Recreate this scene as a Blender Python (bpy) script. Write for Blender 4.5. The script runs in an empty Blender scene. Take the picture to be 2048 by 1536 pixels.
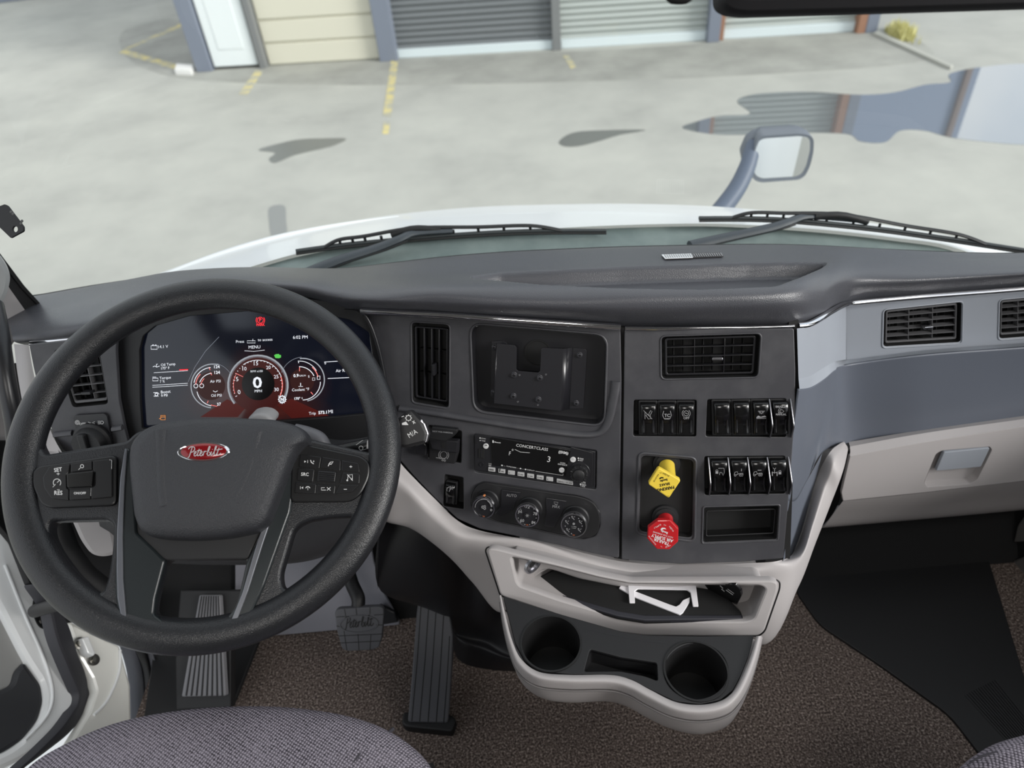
import bpy, bmesh, math, random
from math import sin, cos, pi, radians, sqrt, atan2, hypot
from mathutils import Vector, Matrix
from mathutils.geometry import tessellate_polygon
random.seed(4)
SC = bpy.context.scene
COL = SC.collection
# ------------------------------------------------------------------ camera
CAM = Vector((0, 0, 1.35)); FPX = 1420.0
_P = radians(40); _R = radians(5.3)
F_ = Vector((0, cos(_P), -sin(_P))); U0 = Vector((0, sin(_P), cos(_P))); R0 = Vector((1, 0, 0))
RR = R0 * cos(_R) - U0 * sin(_R); UU = R0 * sin(_R) + U0 * cos(_R)
cd = bpy.data.cameras.new('camera'); cam = bpy.data.objects.new('camera', cd); COL.objects.link(cam)
cd.sensor_width = 36; cd.lens = FPX * 36 / 2048; cd.clip_start = 0.02; cd.clip_end = 300
mc = Matrix((RR, UU, -F_)).transposed().to_4x4(); mc.translation = CAM
cam.matrix_world = mc; SC.camera = cam
cd.dof.use_dof = True; cd.dof.focus_distance = 0.97; cd.dof.aperture_fstop = 4.3
# ------------------------------------------------------------------ sky and light
SC.view_settings.view_transform = 'Standard'; SC.view_settings.look = 'None'
SC.view_settings.gamma = 1.0; SC.view_settings.use_curve_mapping = False
SC.view_settings.exposure = 0.0
W = bpy.data.worlds.new('overcast_sky'); SC.world = W; W.use_nodes = True
wt = W.node_tree; wt.nodes.clear()
wo = wt.nodes.new('ShaderNodeOutputWorld'); wb = wt.nodes.new('ShaderNodeBackground')
wtc = wt.nodes.new('ShaderNodeTexCoord'); wn = wt.nodes.new('ShaderNodeTexNoise'); wr = wt.nodes.new('ShaderNodeValToRGB')
wn.inputs['Scale'].default_value = 2.2; wn.inputs['Detail'].default_value = 5
wr.color_ramp.elements[0].position = .4; wr.color_ramp.elements[0].color = (.66, .74, .84, 1)
wr.color_ramp.elements[1].position = .62; wr.color_ramp.elements[1].color = (1, .995, .98, 1)
wt.links.new(wtc.outputs['Generated'], wn.inputs['Vector']); wt.links.new(wn.outputs['Fac'], wr.inputs['Fac'])
wt.links.new(wr.outputs['Color'], wb.inputs['Color']); wb.inputs['Strength'].default_value = 1.32
wt.links.new(wb.outputs[0], wo.inputs[0])
sl = bpy.data.lights.new('sun', 'SUN'); sl.energy = 3.3; sl.angle = radians(24); sl.color = (1, .98, .95)
so = bpy.data.objects.new('sun', sl); COL.objects.link(so)
so.rotation_euler = Vector((.76, -.5, .44)).normalized().to_track_quat('Z', 'Y').to_euler(); so.location = (6, -4, 4)

al = bpy.data.lights.new('fill_lamp', 'AREA'); al.energy = 8; al.shape = 'RECTANGLE'; al.size = .5; al.size_y = .3; al.color = (1, .97, .93)  # unseen ceiling area lights added to brighten the dashboard and cab
ao = bpy.data.objects.new('fill_lamp_light', al); COL.objects.link(ao); ao.location = (-.15, -.6, 1.735)
al2 = al.copy(); al2.energy = 4; ao2 = bpy.data.objects.new('fill_lamp_light', al2); COL.objects.link(ao2); ao2.location = (.9, -.1, 1.735)

# ------------------------------------------------------------------ helpers
def ray(px, py):
    dx = px - 1024; dy = py - 768
    return F_ + RR * (dx / FPX) - UU * (dy / FPX)
def D(px, py, d): return CAM + ray(px, py) * d
def Zp(px, py, z):
    r = ray(px, py); return CAM + r * ((z - CAM.z) / r.z)
def Yp(px, py, y):
    r = ray(px, py); return CAM + r * (y / r.y)
def Xp(px, py, x):
    r = ray(px, py); return CAM + r * (x / r.x)
def proj(p):
    d = p - CAM; f = d.dot(F_)
    return (1024 + FPX * d.dot(RR) / f, 768 - FPX * d.dot(UU) / f)
class Fr:
    """a plane in the cab: origin, right, up; its normal looks out of the surface"""
    def __init__(s, o, u, v):
        s.o = o.copy(); s.u = u.normalized(); s.n = s.u.cross(v).normalized(); s.v = s.n.cross(s.u)
    def at(s, p):
        r = ray(p[0], p[1]); t = (s.o - CAM).dot(s.n) / r.dot(s.n)
        q = CAM + r * t - s.o
        return (q.dot(s.u), q.dot(s.v))
    def L(s, pts): return [s.at(p) for p in pts]
    def w(s, a, b, c=0.0): return s.o + s.u * a + s.v * b + s.n * c
    def W(s, p, c=0.0):
        a, b = s.off(c).at(p); return s.w(a, b, c)
    def off(s, h): return Fr(s.o + s.n * h, s.u, s.v)
    def M(s):
        m = Matrix((s.u, s.v, s.n)).transposed().to_4x4(); m.translation = s.o; return m
def plane(o, yaw, tilt):
    a = radians(yaw); t = radians(tilt)
    u = Vector((cos(a), sin(a), 0)); nh = Vector((sin(a), -cos(a), 0))
    return Fr(o, u, -nh * sin(t) + Vector((0, 0, cos(t))))
def floorframe(z, x=0, y=0): return Fr(Vector((x, y, z)), Vector((1, 0, 0)), Vector((0, 1, 0)))

def s2l(c):
    c = c / 255.0
    return c / 12.92 if c <= .04045 else ((c + .055) / 1.055) ** 2.4
_mats = {}
def M(name, col, rough=.5, metal=0, bump=None, var=None, spec=.5, coat=0, emit=0, aniso=None, tex=None):
    if name in _mats: return _mats[name]
    m = bpy.data.materials.new(name); m.use_nodes = True; nt = m.node_tree
    b = nt.nodes['Principled BSDF']; c = tuple(s2l(v) for v in col) + (1,)
    b.inputs['Base Color'].default_value = c; b.inputs['Roughness'].default_value = rough
    b.inputs['Metallic'].default_value = metal; b.inputs['Specular IOR Level'].default_value = spec
    b.inputs['Coat Weight'].default_value = coat; b.inputs['Coat Roughness'].default_value = .05
    if emit:
        b.inputs['Emission Color'].default_value = c; b.inputs['Emission Strength'].default_value = emit
    if bump or var:
        tc = nt.nodes.new('ShaderNodeTexCoord')
    if bump:
        kind, sc_, st = bump
        if kind == 'leather':
            t = nt.nodes.new('ShaderNodeTexVoronoi'); t.inputs['Scale'].default_value = sc_; t.feature = 'SMOOTH_F1'; out = t.outputs['Distance']
        else:
            t = nt.nodes.new('ShaderNodeTexNoise'); t.inputs['Scale'].default_value = sc_; t.inputs['Detail'].default_value = 3; out = t.outputs['Fac']
        nt.links.new(tc.outputs['Object'], t.inputs['Vector'])
        bp = nt.nodes.new('ShaderNodeBump'); bp.inputs['Strength'].default_value = st; bp.inputs['Distance'].default_value = .001
        nt.links.new(out, bp.inputs['Height']); nt.links.new(bp.outputs[0], b.inputs['Normal'])
    if var:
        stops, sc_, det = var      # [(pos, colour)], scale, detail
        t = nt.nodes.new('ShaderNodeTexNoise'); t.inputs['Scale'].default_value = sc_; t.inputs['Detail'].default_value = det; t.inputs['Roughness'].default_value = .65
        nt.links.new(tc.outputs['Object'], t.inputs['Vector'])
        r = nt.nodes.new('ShaderNodeValToRGB')
        while len(r.color_ramp.elements) < len(stops): r.color_ramp.elements.new(.5)
        for e, (p, cc) in zip(r.color_ramp.elements, stops):
            e.position = p; e.color = tuple(s2l(v) for v in cc) + (1,)
        nt.links.new(t.outputs['Fac'], r.inputs['Fac']); nt.links.new(r.outputs['Color'], b.inputs['Base Color'])
    _mats[name] = m
    return m

def tag(o, label=None, cat=None, group=None, kind=None):
    if label: o['label'] = label
    if cat: o['category'] = cat
    if group: o['group'] = group
    if kind: o['kind'] = kind
    return o
def setp(o, parent):
    if parent is not None:
        wm = o.matrix_world.copy(); o.parent = parent
        o.matrix_parent_inverse = Matrix.Identity(4); o.matrix_basis = parent_world(parent).inverted() @ wm
def parent_world(o):
    m = o.matrix_basis.copy(); p = o.parent
    while p is not None: m = p.matrix_basis @ m; p = p.parent
    return m
def empty(name, loc, label, cat, group=None):
    o = bpy.data.objects.new(name, None); COL.objects.link(o); o.empty_display_size = .02
    o.matrix_basis = Matrix.Translation(loc); return tag(o, label, cat, group)
def mk(name, V, Fc, mat, parent=None, mtx=None, ang=35, mats=None, fm=None):
    me = bpy.data.meshes.new(name); me.from_pydata([tuple(v) for v in V], [], Fc); me.update()
    me.materials.append(mat)
    if mats:
        for m in mats: me.materials.append(m)
        for i, k in enumerate(fm): me.polygons[i].material_index = k
    me.shade_smooth()
    if ang < 180: me.set_sharp_from_angle(angle=radians(ang))
    o = bpy.data.objects.new(name, me); COL.objects.link(o)
    wm = mtx.copy() if mtx is not None else Matrix.Identity(4)
    if parent is not None: o.parent = parent; o.matrix_basis = parent_world(parent).inverted() @ wm
    else: o.matrix_basis = wm
    return o
def area2(p): return sum(p[i][0] * p[(i + 1) % len(p)][1] - p[(i + 1) % len(p)][0] * p[i][1] for i in range(len(p)))
def ccw(p): return list(p) if area2(p) > 0 else list(reversed(p))
def fil(p, r, n=5):
    """round the corners of a polygon"""
    if r <= 0: return list(p)
    out = []; N = len(p)
    for i in range(N):
        A = Vector(p[i - 1]); B = Vector(p[i]); C = Vector(p[(i + 1) % N])
        ri = r[i] if isinstance(r, (list, tuple)) else r
        a = A - B; c = C - B; la = a.length; lc = c.length
        if la < 1e-7 or lc < 1e-7: continue
        k = min(ri, la * .48, lc * .48)
        if k < 1e-5: out.append(tuple(B)); continue
        P = B + a / la * k; Q = B + c / lc * k
        for j in range(n + 1):
            t = j / n; out.append(tuple(P * (1 - t) ** 2 + B * 2 * t * (1 - t) + Q * t * t))
    return out
def smooth(p, n=6, closed=True):
    N = len(p); out = []
    for i in range(N if closed else N - 1):
        g = lambda k: Vector(p[k % N]) if closed else Vector(p[max(0, min(N - 1, k))])
        a, b, c, d = g(i - 1), g(i), g(i + 1), g(i + 2)
        for j in range(n):
            t = j / n
            out.append((b * 2 + (c - a) * t + (a * 2 - b * 5 + c * 4 - d) * t * t + (b * 3 - a - c * 3 + d) * t ** 3) * .5)
    if not closed: out.append(Vector(p[-1]))
    return [tuple(q) for q in out]
def rrect(a0, b0, a1, b1, r=0.0, n=5): return fil([(a0, b0), (a1, b0), (a1, b1), (a0, b1)], r, n)
def circ(a, b, r, n=40, r2=None): return [(a + r * cos(2 * pi * i / n), b + (r2 or r) * sin(2 * pi * i / n)) for i in range(n)]
def inset(p, d):
    """move a closed loop to its left by d (inwards for ccw)"""
    N = len(p); out = []
    for i in range(N):
        A = Vector(p[i - 1][:2]); B = Vector(p[i][:2]); C = Vector(p[(i + 1) % N][:2])
        e = (B - A); f = (C - B)
        e = e.normalized() if e.length > 1e-9 else f.normalized(); f = f.normalized() if f.length > 1e-9 else e
        n1 = Vector((-e.y, e.x)); n2 = Vector((-f.y, f.x)); m = n1 + n2
        if m.length < 1e-6: m = n1
        m.normalize(); k = d / max(.5, m.dot(n1)); out.append((B.x + m.x * k, B.y + m.y * k))
    return out
def slab(loops, th, bev, z=0.0, back=True):
    """outline + holes -> verts, faces of a bevelled slab from z to z+th"""
    V = []; Fc = []; caps = [[], []]
    for k, lp in enumerate(loops):
        lp = ccw(lp)
        if k: lp.reverse()
        n = len(lp); rings = [(lp, z), (lp, z + th - bev)]
        if bev > 0:
            rings.append((inset(lp, bev * .3), z + th - bev * .3)); rings.append((inset(lp, bev), z + th))
        base = len(V)
        for (l, h) in rings: V += [(q[0], q[1], h) for q in l]
        for r in range(len(rings) - 1):
            for i in range(n):
                a = base + r * n + i; b = base + r * n + (i + 1) % n
                Fc.append((a, b, b + n, a + n))
        caps[0].append(list(range(base + (len(rings) - 1) * n, base + len(rings) * n)))
        caps[1].append(list(range(base, base + n)))
    nside = len(Fc)
    for ci in ((0, 1) if back else (0,)):
        idx = [i for l in caps[ci] for i in l]
        tri = tessellate_polygon([[Vector(V[i]) for i in l] for l in caps[ci]])
        for t in tri:
            f = [idx[i] for i in t]
            A, B, C = (Vector(V[i]) for i in f)
            nz = (B - A).cross(C - A).z
            if abs(nz) < 1e-14: continue
            if (nz > 0) != (ci == 0): f.reverse()
            Fc.append(tuple(f))
    slab.side = nside
    return V, Fc
def plate(name, fr, outline, th, mat, parent=None, z=0.0, holes=(), bev=.001, ang=35):
    V, Fc = slab([outline] + list(holes), th, bev, z)
    o = mk(name, V, Fc, mat, parent, fr.M(), ang)
    for p in list(o.data.polygons)[slab.side:]: p.use_smooth = False
    return o
def ppx(name, fr, pix, r, th, mat, parent=None, z=0.0, holes=(), bev=.001, h=None, ang=35):
    """plate whose front lies h above fr and whose outline is given on the front face"""
    f2 = fr.off(z + th)
    return plate(name, f2, fil(f2.L(pix), r), th, mat, parent, -th, [fil(f2.L(q), rr_) for q, rr_ in holes], bev, ang)
def dome(name, fr, outline, prof, mat, parent=None, c=None, ang=60):
    """rings shrinking to the centre: prof = [(scale, height)...]; the last closes"""
    lp = ccw(outline); n = len(lp)
    if c is None: c = (sum(p[0] for p in lp) / n, sum(p[1] for p in lp) / n)
    V = []; Fc = []
    for s, h in prof: V += [(c[0] + (p[0] - c[0]) * s, c[1] + (p[1] - c[1]) * s, h) for p in lp]
    for r in range(len(prof) - 1):
        for i in range(n):
            a = r * n + i; b = r * n + (i + 1) % n; Fc.append((a, b, b + n, a + n))
    k = len(V); V.append((c[0], c[1], prof[-1][1])); o = (len(prof) - 1) * n
    for i in range(n): Fc.append((o + i, o + (i + 1) % n, k))
    return mk(name, V, Fc, mat, parent, fr.M(), ang)
def ring3(prof, seg=40):
    V = []; Fc = []
    for i in range(seg):
        a = 2 * pi * i / seg
        for r, z in prof: V.append((r * cos(a), r * sin(a), z))
    m = len(prof)
    for i in range(seg):
        for j in range(m - 1):
            a = i * m + j; b = ((i + 1) % seg) * m + j
            Fc.append((a, b, b + 1, a + 1))
    return V, Fc
def lathe(name, fr, prof, mat, parent=None, seg=40, ang=35):
    V, Fc = ring3(prof, seg); return mk(name, V, Fc, mat, parent, fr.M(), ang)
def crs(p, N):
    """N samples of a Catmull-Rom curve through the points p"""
    K = len(p); out = []
    for i in range(N):
        t = i / (N - 1) * (K - 1); k = min(int(t), K - 2); t -= k
        a, b, c, d = p[max(k - 1, 0)], p[k], p[k + 1], p[min(k + 2, K - 1)]
        out.append((b * 2 + (c - a) * t + (a * 2 - b * 5 + c * 4 - d) * t * t + (b * 3 - a - c * 3 + d) * t ** 3) * .5)
    return out
def lin(p, N):
    K = len(p); out = []
    for i in range(N):
        t = i / (N - 1) * (K - 1); k = min(int(t), K - 2); t -= k; out.append(p[k].lerp(p[k + 1], t))
    return out
def gridmesh(name, G, mat, parent=None, ang=40, th=0, flip=False, mtx=None):
    nr = len(G); nc = len(G[0]); V = [p for r in G for p in r]; Fc = []
    for i in range(nr - 1):
        for j in range(nc - 1):
            a = i * nc + j; f = (a, a + 1, a + nc + 1, a + nc); Fc.append(f[::-1] if flip else f)
    o = mk(name, V, Fc, mat, parent, mtx, ang)
    if th:
        sd = o.modifiers.new('thickness', 'SOLIDIFY'); sd.thickness = abs(th); sd.offset = -1 if th > 0 else 1
    return o
def loft(name, rows, nu, nv, mat, parent=None, smoothrows=True, ang=40, th=0, flip=False):
    R = [crs(r, nu) for r in rows]
    cols = [(crs if smoothrows else lin)([R[i][j] for i in range(len(R))], nv) for j in range(nu)]
    return gridmesh(name, [[cols[j][i] for j in range(nu)] for i in range(nv)], mat, parent, ang, th, flip)
def tube(name, pts, rad, mat, parent=None, seg=10, sx=1.0, n=None, ang=50, up=None, closed=False):
    P = [Vector(p) for p in pts]
    if n: P = crs(P, n)
    N = len(P); V = []; Fc = []
    upv = Vector(up) if up is not None else Vector((0, 0, 1))
    for i in range(N):
        T = (P[(i + 1) % N] - P[i - 1]) if closed else (P[min(i + 1, N - 1)] - P[max(i - 1, 0)])
        T.normalize(); S = T.cross(upv)
        if S.length < 1e-3: S = T.cross(Vector((0, 1, 0)))
        S.normalize(); U = S.cross(T)
        r = rad(i / (N - 1)) if callable(rad) else rad
        for k in range(seg):
            a = 2 * pi * k / seg; V.append(P[i] + S * (cos(a) * r * sx) + U * (sin(a) * r))
    for i in range(N if closed else N - 1):
        for k in range(seg):
            a = i * seg + k; b = i * seg + (k + 1) % seg; j = ((i + 1) % N) * seg
            Fc.append((a, b, j + (k + 1) % seg, j + k))
    if not closed:
        Fc.append(tuple(range(seg))[::-1]); Fc.append(tuple(range((N - 1) * seg, N * seg)))
    return mk(name, V, Fc, mat, parent, None, ang)

# ---- lettering: built-in font, and strokes
_glyph = {}
def glyphs(s, bold=0.0):
    key = (s, bold)
    if key not in _glyph:
        cu = bpy.data.curves.new('t', 'FONT'); cu.body = s; cu.resolution_u = 2; cu.offset = bold
        o = bpy.data.objects.new('t', cu); COL.objects.link(o)
        dg = bpy.context.evaluated_depsgraph_get(); me = bpy.data.meshes.new_from_object(o.evaluated_get(dg))
        _glyph[key] = ([tuple(v.co[:2]) for v in me.vertices], [tuple(p.vertices) for p in me.polygons])
        bpy.data.objects.remove(o); bpy.data.curves.remove(cu); bpy.data.meshes.remove(me)
    return _glyph[key]
def ribbon(pts, w, closed=False):
    """flat stroke in the plane"""
    P = [Vector(p[:2]) for p in pts]; N = len(P); V = []; Fc = []
    for i in range(N):
        T = (P[(i + 1) % N] - P[i - 1]) if closed else (P[min(i + 1, N - 1)] - P[max(i - 1, 0)])
        if T.length < 1e-9: T = Vector((1, 0))
        T.normalize(); n = Vector((-T.y, T.x)) * (w / 2); V += [tuple(P[i] + n), tuple(P[i] - n)]
    for i in range(N if closed else N - 1):
        a = 2 * i; b = 2 * ((i + 1) % N); Fc.append((a, b, b + 1, a + 1))
    return V, Fc
def ink(name, fr, items, mat, parent, h=.0003, th=0.0):
    """flat print: items laid on the face of fr. T text, L line, C circle, P filled shape"""
    f2 = fr.off(h); V = []; Fc = []
    for it in items:
        k = it[0]
        if k == 'T':                       # ('T', s, start, end, height factor, slant)
            s, p0, p1 = it[1:4]; hf = it[4] if len(it) > 4 else 1.0; sl_ = it[5] if len(it) > 5 else 0; bd = it[6] if len(it) > 6 else 0.0
            gv, gf = glyphs(s, bd)
            if not gv: continue
            x0 = min(v[0] for v in gv); x1 = max(v[0] for v in gv); d = Vector((p1[0] - p0[0], p1[1] - p0[1])); sc_ = d.length / (x1 - x0)
            d.normalize(); up = Vector((d.y, -d.x))
            vs = [(p0[0] + d.x * (x - x0 + y * sl_) * sc_ + up.x * y * sc_ * hf, p0[1] + d.y * (x - x0 + y * sl_) * sc_ + up.y * y * sc_ * hf) for x, y in gv]; fs = gf
        elif k == 'L': vs, fs = ribbon(it[1], it[2], len(it) > 3 and it[3])
        elif k == 'C':
            n = 28; vs, fs = ribbon([(it[1] + it[3] * cos(2 * pi * i / n), it[2] + it[3] * sin(2 * pi * i / n)) for i in range(n)], it[4], True)
        elif k == 'A':                     # arc: cx, cy, r, a0, a1 (degrees, 0 = right, clockwise), width
            n = 30; vs, fs = ribbon([(it[1] + it[3] * cos(radians(it[4] + (it[5] - it[4]) * i / n)), it[2] + it[3] * sin(radians(it[4] + (it[5] - it[4]) * i / n))) for i in range(n + 1)], it[6])
        elif k == 'P':
            vs = [tuple(p) for p in it[1]]; fs = [tuple(t) for t in tessellate_polygon([[Vector((p[0], p[1], 0)) for p in vs]])]
        b = len(V); V += [f2.at(p) + (0,) for p in vs]; Fc += [tuple(b + i for i in f) for f in fs]
    G = []
    for f in Fc:                           # all faces look outwards
        A, B, C = (Vector(V[i]) for i in f[:3]); G.append(f if (B - A).cross(C - A).z > 0 else f[::-1])
    o = mk(name, V, G, mat, parent, f2.M(), 180)
    if len(items) > 1 or items[0][0] == 'T': o['kind'] = 'stuff'
    return o
SCRIPT = [  # a flowing hand lettering of the maker's badge, unit box 0..10 x -1..3
 [(0.1,2.2),(0.6,2.9),(1.5,2.9),(1.9,2.2),(1.5,1.4),(.9,1.2)], [(1.1,2.8),(.9,1.5),(.6,-.2),(.2,-.5)],
 [(1.9,.5),(2.3,.9),(2.4,1.3),(2.1,1.4),(1.9,.9),(2.0,.1),(2.4,0),(2.9,.6)], [(3.2,2.2),(2.9,.6),(3.0,0),(3.4,.2),(3.6,.5)], [(2.6,1.6),(3.9,1.8)],
 [(3.6,.5),(4.0,.9),(4.1,1.3),(3.8,1.4),(3.6,.9),(3.7,.1),(4.1,0),(4.5,.6)], [(4.7,1.5),(4.6,.8),(4.5,0)], [(4.6,.9),(5.0,1.4),(5.4,1.3)],
 [(5.5,.4),(6.0,1.8),(6.2,2.8),(5.9,2.8),(5.7,1.4),(5.8,.1),(6.3,.1),(6.5,.8),(6.1,1.1)], [(6.8,1.3),(6.7,.5),(6.8,0),(7.1,.2),(7.4,.8)],
 [(7.4,.8),(7.9,2.2),(8.0,2.9),(7.7,2.7),(7.6,1.2),(7.7,.1),(8.1,.1),(8.5,.8)], [(8.8,2.4),(8.5,.8),(8.6,.1),(9.1,.1),(9.5,.7)], [(8.1,1.7),(9.8,2.0)], [(6.9,1.9),(7.0,2.0)]]
def script(p0, p1, hf, w):
    d = Vector((p1[0] - p0[0], p1[1] - p0[1])); sc_ = d.length / 10; d.normalize(); up = Vector((d.y, -d.x))
    out = []
    for st in SCRIPT:
        q = smooth([Vector(p) for p in st], 4, False) if len(st) > 2 else st
        out.append(('L', [(p0[0] + d.x * (x + y * .15) * sc_ + up.x * y * sc_ * hf, p0[1] + d.y * (x + y * .15) * sc_ + up.y * y * sc_ * hf) for x, y in q], w))
    return out
def quadmap(q):
    """bilinear map of a four-sided region (tl, tr, br, bl), s right, t down"""
    A, B, C, E_ = (Vector(p) for p in q)
    return lambda s, t: tuple((A * (1 - s) + B * s) * (1 - t) + (E_ * (1 - s) + C * s) * t)

# ------------------------------------------------------------------ materials
PAD = M('grained_soft_dash', (72, 73, 78), .37, bump=('leather', 850, .3))
PLAS = M('charcoal_plastic', (62, 62, 66), .42, bump=('noise', 1400, .12), var=([(.45, (60, 60, 64)), (.75, (74, 74, 77))], 14, 6))
PLASB = M('slate_plastic', (86, 91, 101), .45, bump=('noise', 1400, .15))
SILV = M('silver_grey_plastic', (142, 147, 155), .4, bump=('noise', 1400, .12))
LITE = M('light_grey_plastic', (166, 162, 162), .5, bump=('noise', 1200, .12))
DARK = M('black_plastic', (24, 24, 26), .5)
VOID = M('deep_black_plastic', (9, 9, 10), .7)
GLOS = M('gloss_black', (12, 12, 13), .22, coat=.25)
SATN = M('satin_black', (30, 30, 33), .33)
CHRO = M('chrome', (225, 225, 228), .07, metal=1)
CHRM = M('satin_chrome', (165, 165, 170), .3, metal=1)
RUBB = M('grey_rubber', (78, 79, 84), .6, bump=('noise', 500, .2))
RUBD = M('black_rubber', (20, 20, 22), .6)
LEA = M('black_wheel_leather', (33, 34, 37), .34, bump=('leather', 1100, .32))
HUB = M('grained_hub', (48, 49, 53), .5, bump=('leather', 900, .6))
WHITE = M('white_paint', (238, 240, 240), .25, coat=.5)
HOOD = M('white_hood_paint', (240, 242, 242), .35, coat=.35)
PRINT = M('white_print', (215, 215, 215), .5)
GPRI = M('grey_print', (140, 140, 142), .5)
STEEL = M('steel', (150, 148, 142), .3, metal=1)
GROM = M('black_print', (18, 18, 16), .5)
# ------------------------------------------------------------------ ground and yard outside
GZ = -1.3
ASPH = M('asphalt', (170, 170, 164), .9, var=([(.3, (160, 160, 154)), (.5, (173, 173, 166)), (.7, (182, 182, 174))], .9, 8))
g = floorframe(GZ)
def st(o): return tag(o, kind='structure')
gr = st(plate('ground', g, [(-60, 1.5), (60, 1.5), (60, 90), (-60, 90)], .1, ASPH, None, -.1, bev=0))
st(plate('ground_under_cab', g, [(-60, -30), (60, -30), (60, 1.5), (-60, 1.5)], .1, ASPH, None, -.1, bev=0))
# darker worn asphalt in front of the doors and beside the building
WORN = M('worn_asphalt', (145, 145, 140), .9, var=([(.35, (146, 146, 140)), (.65, (166, 166, 159))], 1.5, 6))
def gpatch(name, pix, mat, h, r=.3, label=None, cat=None, group=None, sm=True):
    p = [g.at(q) for q in pix]; p = smooth(p, 5) if sm else p
    o = plate(name, g, p, h, mat, None, 0, bev=0)
    if cat: tag(o, label, cat, group)
    return o
st(gpatch('worn_strip', [(250, 60), (360, 40), (420, 130), (600, 128), (900, 112), (1300, 95), (1740, 60), (1850, 90), (1830, 125), (1500, 150), (1100, 165), (700, 170), (480, 165), (330, 150), (250, 110)], WORN, .002))
WATER = M('still_water', (176, 180, 184), .03, metal=.75, spec=1.0)
DAMP = M('damp_asphalt', (112, 114, 110), .35)
gpatch('puddle', [(1365, 256), (1395, 243), (1440, 232), (1500, 228), (1475, 205), (1490, 193), (1540, 186), (1620, 184), (1720, 190), (1790, 185), (1850, 170), (1900, 165), (1900, 148), (1960, 135), (2060, 128), (2250, 140), (2250, 290), (2060, 290), (1980, 285), (1900, 275), (1850, 262), (1800, 262), (1770, 285), (1720, 283), (1690, 268), (1560, 266), (1480, 270), (1420, 268)], WATER, .003,
       label='large still puddle on the right reflecting the building and sky', cat='puddle')
gpatch('puddle', [(517, 300), (560, 287), (600, 279), (650, 277), (692, 278), (665, 292), (620, 303), (585, 312), (550, 326), (538, 318), (550, 306)], DAMP, .003,
       label='small dark damp patch on the asphalt left of centre', cat='puddle')
gpatch('puddle', [(1118, 284), (1140, 268), (1180, 262), (1290, 260), (1240, 270), (1200, 282), (1160, 292), (1130, 293)], DAMP, .003,
       label='small dark damp patch between the left damp patch and the big puddle', cat='puddle')
gpatch('asphalt_patch', [(540, 415), (568, 412), (572, 440), (572, 472), (545, 474), (538, 440)], M('patched_asphalt', (138, 140, 138), .8), .003,
       label='faded grey rectangular repair patch on the asphalt above the white hood', cat='asphalt patch')
YEL = M('faded_yellow_paint', (206, 190, 120), .8, var=([(.42, (168, 167, 155)), (.6, (212, 198, 138))], 6, 5))
for pix, lb in (([(478, 188), (494, 190), (526, 143), (512, 141)], 'short yellow line slanting from the white door'),
                ([(766, 232), (782, 234), (796, 124), (782, 122)], 'long yellow line starting between the cream door and dark roller door'),
                ([(765, 268), (777, 268), (780, 245), (768, 245)], 'faded yellow dab at the end of the long yellow line'),
                ([(1126, 112), (1138, 112), (1152, 134), (1142, 138)], 'short yellow dash below the post right of the dark roller door'),
                ([(238, 106), (252, 100), (384, 138), (374, 146)], 'faded yellow line ending at the white block'),
                ([(240, 105), (250, 98), (368, 44), (372, 50)], 'faded yellow line running away from the camera left of the building')):
    gpatch('painted_line', pix, YEL, .004, label=lb, cat='road marking', sm=False)
def onground(pix, h): return [g.at(q) for q in pix]
o = plate('concrete_block', g, fil(onground([(352, 150), (386, 151), (390, 139), (356, 137)], 0), .02), .07, M('pale_concrete', (225, 224, 220), .8), None, 0, bev=.01)
tag(o, 'small white concrete block on the ground left of the garage corner', 'concrete block')
GRAS = M('dry_grass', (205, 200, 140), .9)
V = []; Fc = []
gp = onground([(1752, 75), (1800, 88), (1850, 98), (1835, 60), (1770, 42)], 0)
for i in range(900):
    w_ = [random.random() for _ in gp]; s_ = sum(w_); x = sum(a * b[0] for a, b in zip(w_, gp)) / s_; y = sum(a * b[1] for a, b in zip(w_, gp)) / s_
    h = random.uniform(.04, .16); a = random.uniform(0, 6.28); dx = cos(a) * .012; dy = sin(a) * .012; b = len(V)
    V += [(x - dx, y - dy, GZ), (x + dx, y + dy, GZ), (x + random.uniform(-.06, .06), y + random.uniform(-.06, .06), GZ + h)]; Fc.append((b, b + 1, b + 2))
tag(mk('grass_tuft', V, Fc, GRAS), 'dry yellowish grass growing at the right corner of the garage', 'grass', kind='stuff')
# kerb line right of building
st(plate('trim_1', g, onground([(1745, 70), (1756, 66), (1905, 135), (1900, 140)], 0), .03, M('kerb', (176, 176, 168), .9), None, 0, bev=.005))

# garage building: base line runs slightly towards us on the right
FG = Fr(g.w(*g.at((415, 143))), g.w(*g.at((1735, 65))) - g.w(*g.at((415, 143))), Vector((0, 0, 1)))
BL = M('blue_grey_paint', (118, 125, 138), .6); WD = M('white_door_paint', (222, 228, 228), .5)
CR = M('cream_door', (208, 205, 188), .6); DKR = M('dark_grey_roller', (112, 116, 118), .55); LTR = M('light_grey_roller', (172, 178, 174), .5)
BRK = M('red_brown_brick', (150, 112, 90), .8); LIN = M('pale_sill', (208, 218, 220), .5); TAN = M('grey_post', (120, 122, 122), .6)
gb = empty('garage_building', FG.o, 'long garage row with white, cream, dark and light doors across the yard', 'building')
def ax(px): return FG.at((px, 143 - (px - 415) * .0591))[0]
def gbox(name, x0, x1, z0, z1, d0, d1, mat, parent=gb, bev=.01):
    return plate(name, FG, [(x0, z0), (x1, z0), (x1, z1), (x0, z1)], d1 - d0, mat, parent, d0, bev=bev)
xs = [ax(q) for q in (395, 425, 521, 533, 761, 795, 1105, 1122, 1413, 1447, 1711, 1728, 1752)]
HG = 2.6; HT = 3.5
gbox('post', xs[0], xs[1], 0, HG, -.2, .02, BL)
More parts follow.
